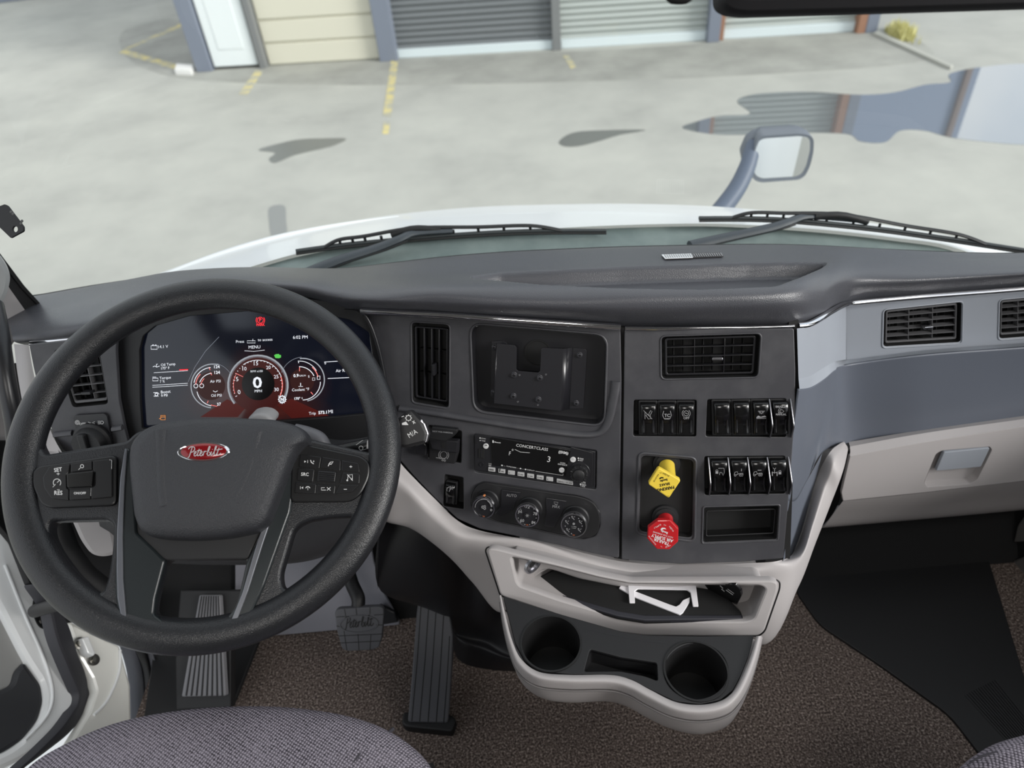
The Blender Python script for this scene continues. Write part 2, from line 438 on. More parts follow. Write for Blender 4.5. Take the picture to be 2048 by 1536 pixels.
gbox('side_door', xs[1] + .03, xs[2] - .03, .04, 2.1, -.1, -.03, WD)
for a in (.0, .42): gbox('door_inset', xs[1] + .16, xs[2] - .16, .25 + a * 2, .95 + a * 2, -.03, -.02, WD)
gbox('door_frame', xs[1], xs[2], 2.1, HG, -.15, 0, BL)
lathe('door_knob', Fr(FG.w(xs[2] - .14, 1.0, -.03), FG.u, FG.v), [(0, .07), (.03, .06), (.035, .03), (.012, .02), (.012, 0)], STEEL, gb, 16)
gbox('post', xs[2], xs[3], 0, HG, -.2, .02, TAN)
n = 9; hh = 2.5 / n
cd_ = plate('sectional_door', FG, [(xs[3], 0), (xs[4], 0), (xs[4], 2.5), (xs[3], 2.5)], .04, CR, gb, -.16, bev=0)
for i in range(n): gbox('panel', xs[3] + .02, xs[4] - .02, i * hh + .012, (i + 1) * hh - .012, -.12, -.09, CR, cd_, .012)
gbox('post', xs[4], xs[5], 0, HG, -.2, .04, BL)
def roller(x0, x1, mat):
    V = []; Fc = []; n = 34; dz = 2.5 / n
    for i in range(n):
        for j in range(6):
            t = j / 6; z = .1 + (i + t) * dz; V += [(x0, z, -.12 + .018 * sin(pi * t * 2)), (x1, z, -.12 + .018 * sin(pi * t * 2))]
    for i in range(len(V) // 2 - 1): Fc.append((2 * i, 2 * i + 1, 2 * i + 3, 2 * i + 2))
    o = mk('roller_door', V, Fc, mat, gb, FG.M(), 180)
    gbox('bottom_rail', x0, x1, 0, .11, -.14, -.07, LIN)
    return o
roller(xs[5], xs[6], DKR); gbox('post', xs[6], xs[7], 0, HG, -.2, .0, TAN)
roller(xs[7], xs[8], LTR); gbox('post', xs[8], xs[8] + (xs[9] - xs[8]) * .72, 0, HG, -.2, .04, BL); gbox('brick_pier', xs[8] + (xs[9] - xs[8]) * .72, xs[9], 0, HG, -.2, -.02, BRK)
roller(xs[9], xs[10], LTR); gbox('brick_pier', xs[10], xs[11], 0, HG, -.2, .03, BRK); gbox('post', xs[11], xs[12], 0, HG, -.25, .03, BL)
gbox('fascia_board', xs[0], xs[12], HG, HT, -.2, .03, BL)
gbox('body', xs[0], xs[12], 0, HT, -6, -.2, BL); gbox('roof', xs[0] - .2, xs[12] + .2, HT, HT + .12, -6.2, .3, TAN)
# taller neighbour behind to the right (seen mirrored in the puddle) and one far left
b2 = empty('warehouse', Vector((10, 16, GZ)), 'blue grey warehouse beyond the yard, mirrored in the large puddle', 'building')
f3 = Fr(Vector((6.3, 14.2, GZ)), Vector((1, -.05, 0)), Vector((0, 0, 1)))
plate('wall', f3, [(0, 0), (3.4, 0), (3.4, 6.4), (0, 6.4)], 3, M('warehouse_blue', (128, 142, 165), .6), b2, -3, bev=.02)
plate('downpipe', f3, [(3.1, 0), (3.22, 0), (3.22, 6.4), (3.1, 6.4)], .08, M('brown_pipe', (120, 100, 90), .6), b2, .0, bev=.02)
b3 = empty('distant_shed', Vector((-11.5, 17.5, GZ)), 'distant blue grey shed at the far left end of the yard', 'building')
f4 = Fr(Vector((-11.4, 16.4, GZ)), Vector((1, .18, 0)), Vector((0, 0, 1)))
plate('wall', f4, [(1.2, 0), (7, 0), (7, 3.2), (1.2, 3.2)], 3, BL, b3, -3, bev=.02)
plate('opening', f4, [(.2, 0), (1.1, 0), (1.1, 3), (.2, 3)], .2, M('dark_red_brown', (92, 76, 74), .8), b3, -.2, bev=.02)
plate('white_post', f4, [(1.0, 0), (1.25, 0), (1.25, 3), (1.0, 3)], .2, WD, b3, 0, bev=.02)
plate('white_wall', f4, [(-4, 0), (.2, 0), (.2, 3), (-4, 3)], .2, WD, b3, -.1, bev=.02)

# ------------------------------------------------------------------ hood, cowl, windshield
def YP(l): return [Yp(*q) for q in l]
Sx = [(120, 650, 1.22), (180, 612, 1.27), (250, 583, 1.35), (330, 549, 1.45), (420, 517, 1.55), (500, 492, 1.64), (600, 467, 1.72), (700, 447, 1.8), (800, 431, 1.84), (950, 417, 1.88), (1100, 412, 1.9), (1250, 411, 1.9), (1400, 416, 1.88), (1500, 424, 1.84), (1600, 435, 1.78), (1750, 455, 1.68), (1880, 478, 1.56), (1990, 503, 1.46), (2100, 530, 1.36)]
Nx = [(170, 665, 1.12), (230, 640, 1.13), (300, 610, 1.15), (380, 580, 1.18), (460, 548, 1.22), (530, 525, 1.26), (600, 506, 1.3), (690, 490, 1.32), (800, 478, 1.34), (950, 466, 1.35), (1100, 457, 1.36), (1250, 450, 1.36), (1400, 447, 1.36), (1500, 450, 1.35), (1600, 456, 1.34), (1700, 465, 1.32), (1800, 477, 1.3), (1890, 490, 1.27), (1980, 520, 1.24)]
S = YP(Sx); N_ = YP(Nx)
Mid = [(a * .5 + b * .5) + Vector((0, 0, .016)) for a, b in zip(S, N_)]
T_ = [p + Vector((0, .35, -.25)) for p in S]; U_ = [p + Vector((0, .5, -.95)) for p in S]
hd = loft('truck_hood', [N_, Mid, S, T_, U_], 120, 40, HOOD, None, ang=180, flip=True)
tag(hd, 'wide white truck hood seen through the windshield', 'hood')
# raised line along the left shoulder of the hood
q = [N_[i] * .35 + S[i] * .65 + Vector((0, 0, .017)) for i in range(2, 9)]
tube('hood_crease', q, lambda t: .0005 + .0045 * sin(pi * min(1, max(0, t))), HOOD, hd, 8, n=50, sx=3)
NB = [p + Vector((0, .01, -.012)) for p in N_]
CW = YP([(170, 700, 1.03), (230, 680, 1.05), (300, 650, 1.07), (380, 620, 1.1), (460, 590, 1.14), (530, 568, 1.17), (600, 556, 1.2), (690, 550, 1.22), (800, 545, 1.24), (950, 535, 1.26), (1100, 525, 1.27), (1250, 520, 1.27), (1400, 518, 1.27), (1500, 520, 1.27), (1600, 524, 1.25), (1700, 532, 1.22), (1800, 540, 1.2), (1890, 548, 1.17), (1980, 560, 1.14)])
COWL = M('cowl_haze_grey', (108, 120, 119), .6, var=([(.35, (98, 111, 110)), (.7, (122, 134, 131))], 9, 6))  # black cowl coloured grey-green for the haze of windshield reflections
cw = st(loft('cowl', [CW, NB], 90, 6, COWL, None, ang=180, flip=True))
# windshield
gm = bpy.data.materials.new('windshield_glass'); gm.use_nodes = True; nt = gm.node_tree; nt.nodes.clear()
no = nt.nodes.new('ShaderNodeOutputMaterial'); mx = nt.nodes.new('ShaderNodeMixShader'); tr = nt.nodes.new('ShaderNodeBsdfTransparent'); gl = nt.nodes.new('ShaderNodeBsdfGlossy'); fz = nt.nodes.new('ShaderNodeLayerWeight'); pw = nt.nodes.new('ShaderNodeMath'); ma = nt.nodes.new('ShaderNodeMath')
fz.inputs['Blend'].default_value = .5; pw.operation = 'POWER'; pw.inputs[1].default_value = 5; ma.operation = 'MULTIPLY_ADD'; ma.inputs[1].default_value = .5; ma.inputs[2].default_value = .015; gl.inputs['Roughness'].default_value = .0; gl.inputs['Color'].default_value = (.8, .85, .85, 1); tr.inputs['Color'].default_value = (.955, .975, .965, 1)
nt.links.new(fz.outputs['Facing'], pw.inputs[0]); nt.links.new(pw.outputs[0], ma.inputs[0]); nt.links.new(ma.outputs[0], mx.inputs[0]); nt.links.new(tr.outputs[0], mx.inputs[1]); nt.links.new(gl.outputs[0], mx.inputs[2]); nt.links.new(mx.outputs[0], no.inputs[0])
def wsb(x): return 1.22 - .20 * ((x - .15) / .95) ** 2
bot = [D(*q) + Vector((0, .012, -.006)) for q in ((-40, 640, 1.28), (10, 604, 1.30), (80, 592, 1.30), (165, 577, 1.30), (255, 563, 1.29), (340, 549, 1.28), (430, 542, 1.28), (520, 540, 1.28), (610, 542, 1.27), (690, 540, 1.26), (770, 531, 1.25), (880, 518, 1.25), (1000, 508, 1.25), (1120, 502, 1.25), (1245, 497, 1.25), (1380, 494, 1.25), (1500, 492, 1.25), (1590, 493, 1.25), (1670, 496, 1.25), (1760, 501, 1.24), (1870, 506, 1.23), (1990, 510, 1.22), (2130, 508, 1.2), (2260, 500, 1.18))]
midw = [Vector((p.x * .98, p.y - .32, 1.2)) for p in bot]
topw = [Vector((p.x * .95, p.y - .55, 1.68)) for p in bot]
wsg = st(loft('window_1', [bot, midw, topw], 60, 16, gm, None, ang=180, flip=True))
RUBF = M('window_frit', (14, 14, 15), .5)
tube('window_seal', bot, .0035, RUBF, wsg, 8, n=60)
# cab shell
ROOF = M('headliner', (150, 148, 146), .9); WALLM = M('cab_lining', (140, 138, 136), .8)
fl = floorframe(0)
CARP = M('brown_carpet', (92, 82, 78), 1, bump=('noise', 420, 1.0), spec=.05, var=([(.36, (52, 45, 43)), (.48, (92, 82, 77)), (.56, (112, 101, 95)), (.66, (160, 148, 140))], 260, 3))
flo = st(plate('floor', fl, [(-.80, -1.6), (1.12, -1.6), (1.12, .86), (-.80, .86)], .03, CARP, None, -.03, bev=0))
st(plate('ceiling', floorframe(1.78), [(-.88, -1.8), (1.25, -1.8), (1.25, .62), (-.88, .62)], .04, ROOF, None, bev=0))
st(plate('header', floorframe(1.66), [(-.98, .52), (1.2, .52), (1.2, .74), (-.98, .74)], .12, ROOF, None, bev=.02))
FB = Fr(Vector((0, -1.7, 0)), Vector((-1, 0, 0)), Vector((0, 0, 1)))
st(plate('wall_rear', FB, [(-1.25, 0), (1.0, 0), (1.0, 1.8), (-1.25, 1.8)], .04, WALLM, None, -.04, bev=0))
FR_ = Fr(Vector((1.12, 0, 0)), Vector((0, -1, 0)), Vector((0, 0, 1)))
st(plate('wall_right', FR_, [(-1.15, 0), (1.7, 0), (1.7, 1.8), (-.35, 1.8), (-.95, .72), (-1.15, .6)], .04, M('door_card_right', (34, 34, 36), .7), None, -.04, [fil([(-.80, .56), (.45, .56), (.45, 1.66), (-.36, 1.66)], .05)], bev=.002))
FL_ = Fr(Vector((-.86, 0, 0)), Vector((0, 1, 0)), Vector((0, 0, 1)))
st(plate('wall_left', FL_, [(-1.7, 0), (-.25, 0), (-.25, 1.8), (-1.7, 1.8)], .04, WALLM, None, -.04, bev=.002))
for x, y, lb in ((-.15, -.6, 'rectangular ceiling dome lamp above and behind the driver seat'), (.9, -.1, 'rectangular ceiling dome lamp above the passenger seat')):
    tag(plate('fill_lamp', Fr(Vector((x, y, 1.78)), Vector((-1, 0, 0)), Vector((0, 1, 0))), rrect(-.26, -.16, .26, .16, .03), .035, M('fill_diffuser', (235, 232, 225), .5, emit=.8), None, 0, bev=.008), lb, 'lamp')  # glowing panels made up to house the added fill lights
# toe board and firewall
FW2 = Fr(Vector((0, .86, 0)), Vector((1, 0, 0)), Vector((0, .55, .83)))
st(plate('wall_front', FW2, [(-.86, -.0), (1.12, -.0), (1.12, .56), (-.86, .56)], .02, M('black_insulation', (20, 20, 21), .9), None, -.02, bev=0))
# ------------------------------------------------------------------ dashboard
dash = empty('dashboard', Vector((.1, .9, .5)), 'black and grey truck dashboard with soft grained top spanning the cab', 'dashboard')
C0 = D(1245, 652, 1.0)                       # top seam of the centre stack
FRp = plane(C0, -9, 24)                      # right half of the centre stack
FLp = plane(C0, -14, 24)                     # driver-side half
FC = plane(D(500, 760, 1.08), -3, 20)        # instrument cluster
Z0 = C0.z
# soft top: columns left to right; rows far edge, crest, roll, lip, chrome line
K = [  # (far), (crest), (roll), (lip), (under)
 ((10, 600, 1.30), (12, 640, 1.22), (20, 655, 1.18), (24, 672, 1.15), (30, 684, 1.15)),
 ((80, 590, 1.30), (82, 625, 1.21), (85, 645, 1.16), (90, 664, 1.13), (95, 680, 1.13)),
 ((165, 575, 1.30), (168, 603, 1.19), (172, 630, 1.13), (178, 652, 1.10), (185, 672, 1.12)),
 ((255, 560, 1.29), (258, 575, 1.17), (262, 600, 1.10), (266, 625, 1.06), (270, 655, 1.12)),
 ((340, 545, 1.28), (342, 556, 1.15), (346, 575, 1.07), (350, 600, 1.04), (355, 636, 1.12)),
 ((430, 538, 1.28), (431, 545, 1.14), (434, 560, 1.05), (438, 584, 1.02), (440, 622, 1.12)),
 ((520, 536, 1.28), (520, 541, 1.14), (520, 556, 1.04), (520, 578, 1.02), (520, 614, 1.12)),
 ((610, 538, 1.27), (607, 543, 1.14), (604, 560, 1.04), (602, 582, 1.02), (600, 612, 1.11)),
 ((690, 537, 1.26), (682, 551, 1.13), (672, 570, 1.04), (668, 592, 1.015), (665, 614, 1.06)),
 ((770, 528, 1.25), (760, 549, 1.13), (748, 572, 1.03), (738, 598, .995), (728, 619, 1.03)),
 ((880, 515, 1.25), (875, 546, 1.12), (868, 572, 1.0), (862, 602, .985), (855, 624, 1.02)),
 ((1000, 505, 1.25), (1000, 545, 1.11), (1000, 570, .99), (1000, 608, .968), (1000, 634, 1.01)),
 ((1120, 499, 1.25), (1120, 542, 1.10), (1122, 570, .98), (1122, 612, .957), (1122, 641, 1.005)),
 ((1245, 494, 1.25), (1245, 538, 1.10), (1247, 570, .97), (1248, 614, .951), (1248, 648, 1.0)),
 ((1380, 491, 1.25), (1385, 534, 1.10), (1390, 568, .97), (1392, 612, .951), (1395, 650, 1.0)),
 ((1500, 489, 1.25), (1510, 532, 1.10), (1515, 566, .972), (1520, 607, .952), (1520, 649, 1.0)),
 ((1590, 490, 1.25), (1600, 528, 1.11), (1602, 560, .985), (1600, 600, .963), (1594, 647, 1.0)),
 ((1670, 493, 1.25), (1672, 520, 1.13), (1660, 556, 1.03), (1648, 590, 1.0), (1642, 629, 1.03)),
 ((1760, 498, 1.24), (1740, 518, 1.15), (1722, 545, 1.08), (1708, 572, 1.07), (1700, 602, 1.11)),
 ((1870, 504, 1.23), (1855, 518, 1.16), (1850, 540, 1.10), (1850, 562, 1.08), (1850, 589, 1.12)),
 ((1990, 508, 1.22), (1985, 518, 1.16), (1983, 537, 1.10), (1982, 554, 1.08), (1982, 578, 1.12)),
 ((2130, 505, 1.2), (2128, 516, 1.15), (2125, 532, 1.09), (2123, 546, 1.07), (2120, 567, 1.12)),
 ((2300, 498, 1.17), (2298, 510, 1.12), (2296, 525, 1.07), (2294, 538, 1.06), (2290, 557, 1.1)),
]
rows = [[D(*c[i]) for c in K] for i in range(5)]
rows.insert(0, [p + Vector((0, .02, -.05)) for p in rows[0]])
rows.append([p + Vector((0, .022, -.024)) for p in rows[-1]])
NU, NV = 700, 190
Rw = [crs(r, NU) for r in rows]
G = [[None] * NU for _ in range(NV)]
for j in range(NU):
    c = crs([Rw[i][j] for i in range(len(Rw))], NV)
    for i in range(NV): G[i][j] = c[i]
def sdf(p, poly):
    d = 1e9; ins = False; n = len(poly)
    for i in range(n):
        ax_, ay = poly[i]; bx, by = poly[(i + 1) % n]
        ex, ey = bx - ax_, by - ay; wx, wy = p[0] - ax_, p[1] - ay
        t = max(0, min(1, (wx * ex + wy * ey) / (ex * ex + ey * ey + 1e-12))); dx = wx - ex * t; dy = wy - ey * t
        d = min(d, dx * dx + dy * dy)
        if (ay > p[1]) != (by > p[1]) and p[0] < (bx - ax_) * (p[1] - ay) / (by - ay) + ax_: ins = not ins
    return sqrt(d) * (1 if ins else -1)
# moulded bins on the dash top: outlines in plan (x, y metres on the crest plane)
def plan(l, z): return [tuple(Zp(a, b, z).xy) for a, b in l]
zc = rows[2][13].z
bin1 = fil([(940, 554), (1000, 547), (1240, 536), (1500, 527), (1655, 526), (1640, 536), (1600, 553), (1550, 571), (1400, 577), (1230, 574), (1080, 567)], 8)
bin2 = fil([(1228, 570), (1400, 564), (1552, 560), (1545, 572), (1400, 577), (1250, 576)], 3)
def sstep(a, b, x): x = max(0, min(1, (x - a) / (b - a))); return x * x * (3 - 2 * x)
for i in range(NV):
    for j in range(NU):
        p = G[i][j]
        qx, qy = proj(p)
        if 920 < qx < 1680 and 515 < qy < 590:
            d1 = sdf((qx, qy), bin1)
            if d1 > -2:
                h = .027 * sstep(-2, 3.5, d1)
                if d1 > 0: h += .018 * sstep(-1, 2, sdf((qx, qy), bin2))
                G[i][j] = p + Vector((0, 0, -h))
gridmesh('soft_top', G, PAD, dash, 180, flip=True)
# perforated sensor strip lying on the top
def ontop(px, py):
    best = None; r = ray(px, py)
    for i in range(NV // 6 + 2, NV, 2):
        for j in range(0, NU, 3):
            q = proj(G[i][j]); d = (q[0] - px) ** 2 + (q[1] - py) ** 2
            if best is None or d < best[0]: best = (d, G[i][j])
    return best[1]
P0 = ontop(1385, 511)
fs = Fr(P0, ontop(1445, 508) - ontop(1325, 513), ontop(1385, 502) - ontop(1385, 519)); fs = fs.off(.0012)
ss = tag(ppx('adhesive_strip', fs, [(1323, 509), (1440, 504), (1447, 512), (1330, 517)], .0005, .0012, M('black_perforated', (60, 60, 62), .5), None, 0, bev=0),
    'thin perforated sticky strip, half white and half black, on dash top', 'sticky strip')
ppx('white_half', fs.off(.0013), [(1323, 509), (1382, 507), (1386, 515), (1330, 517)], .0005, .0006, M('white_film', (225, 228, 230), .5), ss, 0, bev=0)
it = []
for k in range(26):
    t = k / 25; it.append(('P', [(1328 + 112 * t, 509.2 - 4 * t), (1330 + 112 * t, 509.2 - 4 * t), (1334 + 112 * t, 515.5 - 4 * t), (1332 + 112 * t, 515.5 - 4 * t)]))
ink('perforation', fs.off(.002), it, GPRI, ss)

# chrome line under the soft top
def strip(name, pts, rad, sx, mat=CHRO, n=60): return tube(name, pts, rad, mat, dash, 12, sx=sx, n=n)
ch = lambda l: [D(*q) for q in l]
strip('chrome_strip', ch([(722, 622, 1.022), (800, 626, 1.015), (900, 631, 1.008), (1000, 638, 1.0), (1120, 646, .995), (1241, 654, .992)]), .0048, 1.0)
strip('chrome_strip', ch([(1250, 656, .992), (1330, 657, .99), (1420, 656, .99), (1510, 655, .99), (1588, 653, .99)]), .0028, 1.0)
strip('chrome_strip', ch([(1596, 651, .992), (1618, 648, .997), (1640, 637, 1.015), (1664, 622, 1.05), (1690, 609, 1.085), (1720, 604, 1.10), (1850, 592, 1.11), (1982, 582, 1.11), (2150, 568, 1.11)]), .0042, 1.2, n=90)
strip('chrome_strip', ch([(62, 687, 1.135), (110, 682, 1.13), (165, 675, 1.125), (230, 664, 1.12)]), .0042, 1.2)
# ---------------- driver-side centre fascia with its openings
FLo = [(722, 626), (800, 630), (900, 635), (1000, 642), (1120, 650), (1241, 658), (1243, 760), (1241, 900), (1238, 1117), (1180, 1106), (1117, 1090), (1050, 1076), (960, 1058), (915, 1038), (870, 997), (830, 955), (795, 915), (780, 850), (770, 760), (750, 680)]
h_vent = ([(824, 645), (898, 650), (897, 815), (826, 803)], .006)
h_pock = ([(943, 649), (1212, 672), (1206, 850), (950, 820)], .018)
h_radio = ([(948, 868), (1193, 901), (1192, 979), (950, 944)], .003)
h_tb = ([(857, 850), (923, 862), (922, 926), (857, 916)], .003)
h_dim = ([(890, 949), (926, 955), (927, 1018), (887, 1012)], .002)
ppx('driver_side_fascia', FLp, FLo, .004, .006, PLAS, dash, -.006, [h_vent, h_pock, h_radio, h_tb, h_dim], .0015)
# raised band below the pocket, sweeping up on the right
q = [FLp.W(p, .0) for p in ((800, 815), (850, 822), (950, 838), (1080, 858), (1180, 868), (1212, 850), (1228, 790), (1232, 762))]
tube('fascia_ridge', q, .0045, PLAS, dash, 12, n=60, sx=1.6)
def well(name, fr, pix, r, depth, mat, parent=dash, floor_=True, z=0, mat2=None):
    """recess: walls and a floor behind an opening"""
    lp = ccw(fil(fr.off(z).L(pix), r)); n = len(lp); V = []; Fc = []
    for h, s in ((z, 0), (z - depth, .0015)):
        V += [(a, b, h) for a, b in (inset(lp, s) if s else lp)]
    for i in range(n): Fc.append(((i + 1) % n, i, n + i, n + (i + 1) % n))
    if floor_:
        tri = tessellate_polygon([[Vector((V[i][0], V[i][1], 0)) for i in range(n, 2 * n)]])
        for t in tri:
            f = [n + k for k in t]; A, B, C = (Vector(V[k]) for k in f)
            Fc.append(tuple(f if (B - A).cross(C - A).z > 0 else f[::-1]))
    return mk(name, V, Fc, mat, parent, fr.M(), 35)
well('vent_recess', FLp, h_vent[0], .006, .03, VOID)
well('display_recess', FLp, h_pock[0], .018, .016, SATN)
well('trailer_brake_recess', FLp, h_tb[0], .003, .03, VOID)
well('dimmer_recess', FLp, h_dim[0], .002, .02, VOID)
# hole in the back of the pocket
fb = FLp.off(-.0155); c = fb.at((1076, 706)); lathe('cable_hole', Fr(fb.w(*c), fb.u, fb.v), [(.0205, .0002), (.0205, .0008), (.0185, .0008), (.018, .0001), (0, .0001)], VOID, dash, 40)

# ---------------- right half of the centre stack
FRo = [(1249, 660), (1420, 660), (1588, 657), (1591, 740), (1590, 830), (1582, 940), (1567, 1117), (1480, 1124), (1363, 1128), (1243, 1119), (1246, 900)]
r_vent = ([(1323, 674), (1521, 668), (1515, 753), (1324, 757)], .006)
r_s1 = ([(1268, 800), (1393, 800), (1392, 873), (1267, 872)], .003)
r_s2 = ([(1415, 799), (1572, 797), (1572, 874), (1412, 873)], .003)
r_s3 = ([(1409, 913), (1570, 912), (1570, 987), (1410, 990)], .003)
r_bk = ([(1283, 911), (1387, 920), (1384, 1076), (1279, 1062)], .008)
r_cb = ([(1409, 1016), (1557, 1012), (1553, 1078), (1407, 1084)], .003)
ppx('centre_fascia', FRp, FRo, .003, .006, PLAS, dash, -.006, [r_vent, r_s1, r_s2, r_s3, r_bk, r_cb], .0012)
for nm, h, dp, m in (('vent_recess', r_vent, .03, VOID), ('switch_recess', r_s1, .02, VOID), ('switch_recess', r_s2, .02, VOID), ('switch_recess', r_s3, .02, VOID), ('brake_valve_recess', r_bk, .012, VOID), ('cubby_recess', r_cb, .035, VOID)):
    well(nm, FRp, h[0], h[1], dp, m)
def rimline(name, fr, pix, r, rad, mat, parent=dash, h=.0):
    lp = fil(fr.off(h).L(pix), r, 6); return tube(name, [fr.w(a, b, h) for a, b in lp], rad, mat, parent, 8, closed=True, up=fr.n)
rimline('recess_rim', FRp, [(1278, 905), (1392, 915), (1389, 1083), (1273, 1067)], .01, .0022, PLAS)
rimline('recess_rim', FRp, [(1406, 1013), (1560, 1009), (1556, 1081), (1404, 1087)], .004, .0014, PLAS)
rimline('recess_rim', FLp, [(940, 646), (1215, 669), (1209, 853), (947, 823)], .02, .0018, PLAS)
rimline('recess_rim', FLp, [(822, 643), (900, 648), (899, 818), (824, 806)], .008, .0014, PLAS)
rimline('recess_rim', FRp, [(1321, 672), (1523, 666), (1517, 755), (1322, 759)], .008, .0014, PLAS)
c_ = FRp.off(-.034)
rimline('cubby_lip', FRp, [(1413, 1022), (1551, 1018), (1547, 1066), (1412, 1072)], .003, .0012, DARK, h=-.008)

ppx('seam_backing', FRp.off(-.02), [(1225, 600), (1262, 600), (1258, 1125), (1228, 1122)], 0, .004, VOID, dash, 0, bev=0)
ppx('seam_backing', FRp.off(-.024), [(1578, 640), (1597, 640), (1580, 1118), (1560, 1118)], 0, .004, VOID, dash, 0, bev=0)
# ---------------- passenger side
FPu = plane(Yp(1850, 650, .905), 0, 6)
PUo = [(1690, 613), (1760, 606), (1850, 599), (2048, 583), (2300, 563), (2300, 668), (2048, 688), (1850, 704), (1745, 714), (1692, 722)]
v3 = [(1769, 621), (1923, 604), (1921, 684), (1767, 693)]; v4 = [(2001, 601), (2118, 590), (2118, 668), (1999, 677)]
ppx('passenger_upper_fascia', FPu, PUo, .001, .005, SILV, dash, -.005, [(v3, .006), (v4, .006)], .001)
for v in (v3, v4):
    well('vent_recess', FPu, v, .006, .03, VOID)
    q = quadmap(v); rimline('recess_rim', FPu, [(v[0][0] - 3, v[0][1] - 2), (v[1][0] + 3, v[1][1] - 2), (v[2][0] + 3, v[2][1] + 3), (v[3][0] - 3, v[3][1] + 3)], .008, .0015, SILV)
# curved part turning from centre stack to passenger side
def colp(l): return [Yp(*q) if len(q) == 3 else q for q in l]
E1 = lambda p, h=0: FRp.W(p, h)
t0 = [E1((1594, 657), -.004), D(1618, 653, 1.0), D(1642, 640, 1.02), D(1668, 626, 1.06), Yp(1692, 613, .905)]
t1 = [E1((1597, 757), -.004), D(1620, 752, 1.03), D(1645, 737, 1.06), D(1668, 724, 1.09), Yp(1692, 719, .895)]
loft('fascia_corner', [t0, t1], 40, 12, SILV, dash, ang=180, flip=True, smoothrows=False)
t2 = [E1((1599, 778), .004), D(1622, 774, 1.03), D(1648, 758, 1.055), D(1670, 740, 1.08), Yp(1694, 730, .872), Yp(1850, 710, .872), Yp(2048, 695, .872), Yp(2300, 675, .872)]
t1b = [E1((1597, 757), -.004), D(1620, 752, 1.03), D(1645, 737, 1.06), D(1668, 724, 1.09), Yp(1692, 719, .898), Yp(1850, 701, .898), Yp(2048, 686, .898), Yp(2300, 666, .898)]
loft('fascia_ledge', [t1b, t2], 120, 4, SILV, dash, ang=180, flip=True, smoothrows=False)
b0 = t2
b1 = [E1((1588, 860), .0), D(1612, 860, 1.05), D(1640, 830, 1.09), D(1668, 805, 1.12), Yp(1696, 790, .868), Yp(1850, 775, .868), Yp(2048, 760, .868), Yp(2300, 740, .868)]
b2_ = [E1((1574, 1000), -.0), D(1592, 1000, 1.1), D(1612, 965, 1.13), D(1645, 905, 1.13), Yp(1696, 890, .86), Yp(1850, 866, .86), Yp(2048, 838, .86), Yp(2300, 810, .86)]
loft('passenger_lower_fascia', [b0, b1, b2_], 120, 24, PLASB, dash, ang=180, flip=True, th=.003)
b3_ = [E1((1566, 1122), -.0), D(1578, 1120, 1.13), D(1590, 1098, 1.15), D(1604, 1060, 1.16)]
b2a = [E1((1574, 1000), -.0), D(1590, 1000, 1.1), D(1612, 965, 1.13), D(1645, 905, 1.13)]
loft('fascia_side', [b2a, [D(1575, 1060, 1.1), D(1588, 1058, 1.12), D(1603, 1030, 1.14), D(1624, 985, 1.15)], b3_], 24, 16, PLASB, dash, ang=180, flip=True)
# glove box
gbx = empty('glove_box', Yp(1850, 950, .85), 'light grey glove box under the slate passenger dash band', 'glove box')
r0 = [Yp(1697, 884, .862), Yp(1850, 859, .862), Yp(2048, 831, .862), Yp(2300, 796, .862)]
r1 = [Yp(1700, 893, .848), Yp(1850, 866, .848), Yp(2048, 838, .848), Yp(2300, 803, .848)]
r2 = [Yp(1700, 912, .832), Yp(1850, 884, .832), Yp(2048, 853, .832), Yp(2300, 818, .832)]
loft('lid_top_edge', [r0, r1, r2], 40, 5, LITE, gbx, smoothrows=False, flip=True, ang=20)
FGb = plane(Yp(1850, 930, .828), 0, 6)
pk = [(1884, 901), (1979, 893), (1984, 900), (1955, 958), (1940, 968), (1853, 974), (1848, 966), (1872, 908)]
ppx('lid', FGb, [(1700, 912), (1850, 884), (2048, 853), (2300, 818), (2300, 938), (2048, 962), (1850, 985), (1686, 1002), (1683, 985)], .002, .006, LITE, gbx, -.006, [(pk, .004)], .001)
well('handle_recess', FGb, pk, .004, .014, LITE, gbx)
hf = FGb.off(.002)
ppx('handle', FGb, [(1888, 905), (1980, 896), (1962, 934), (1872, 942)], .003, .006, SILV, gbx, -.003, bev=.001)
l0 = [FGb.W((1686, 1002)), FGb.W((1850, 985)), FGb.W((2048, 962)), FGb.W((2300, 938))]
l1 = [Yp(1666, 1028, .84), Yp(1850, 1012, .84), Yp(2048, 990, .84), Yp(2300, 965, .84)]
l2 = [Yp(1641, 1056, .86), Yp(1850, 1038, .86), Yp(2048, 1020, .86), Yp(2300, 995, .86)]
l3 = [p + Vector((0, .05, .002)) for p in l2]
loft('lid_lower_edge', [l0, l1, l2, l3], 40, 14, LITE, gbx, flip=True, ang=180)
# closed dark end wall beside the glove box
s0 = [Yp(1697, 886, .862), Yp(1700, 912, .834), Yp(1684, 985, .828), Yp(1666, 1028, .84), Yp(1641, 1056, .86)]
s1 = [p + Vector((-.004, .05, 0)) for p in s0]
loft('lid_end', [s0, s1], 30, 3, DARK, gbx, smoothrows=False)
# black underside closing the passenger dash
u0 = l3; u1 = [p + Vector((0, .15, .05)) for p in l3]
loft('underside', [u0, u1], 10, 4, VOID, dash, flip=True)

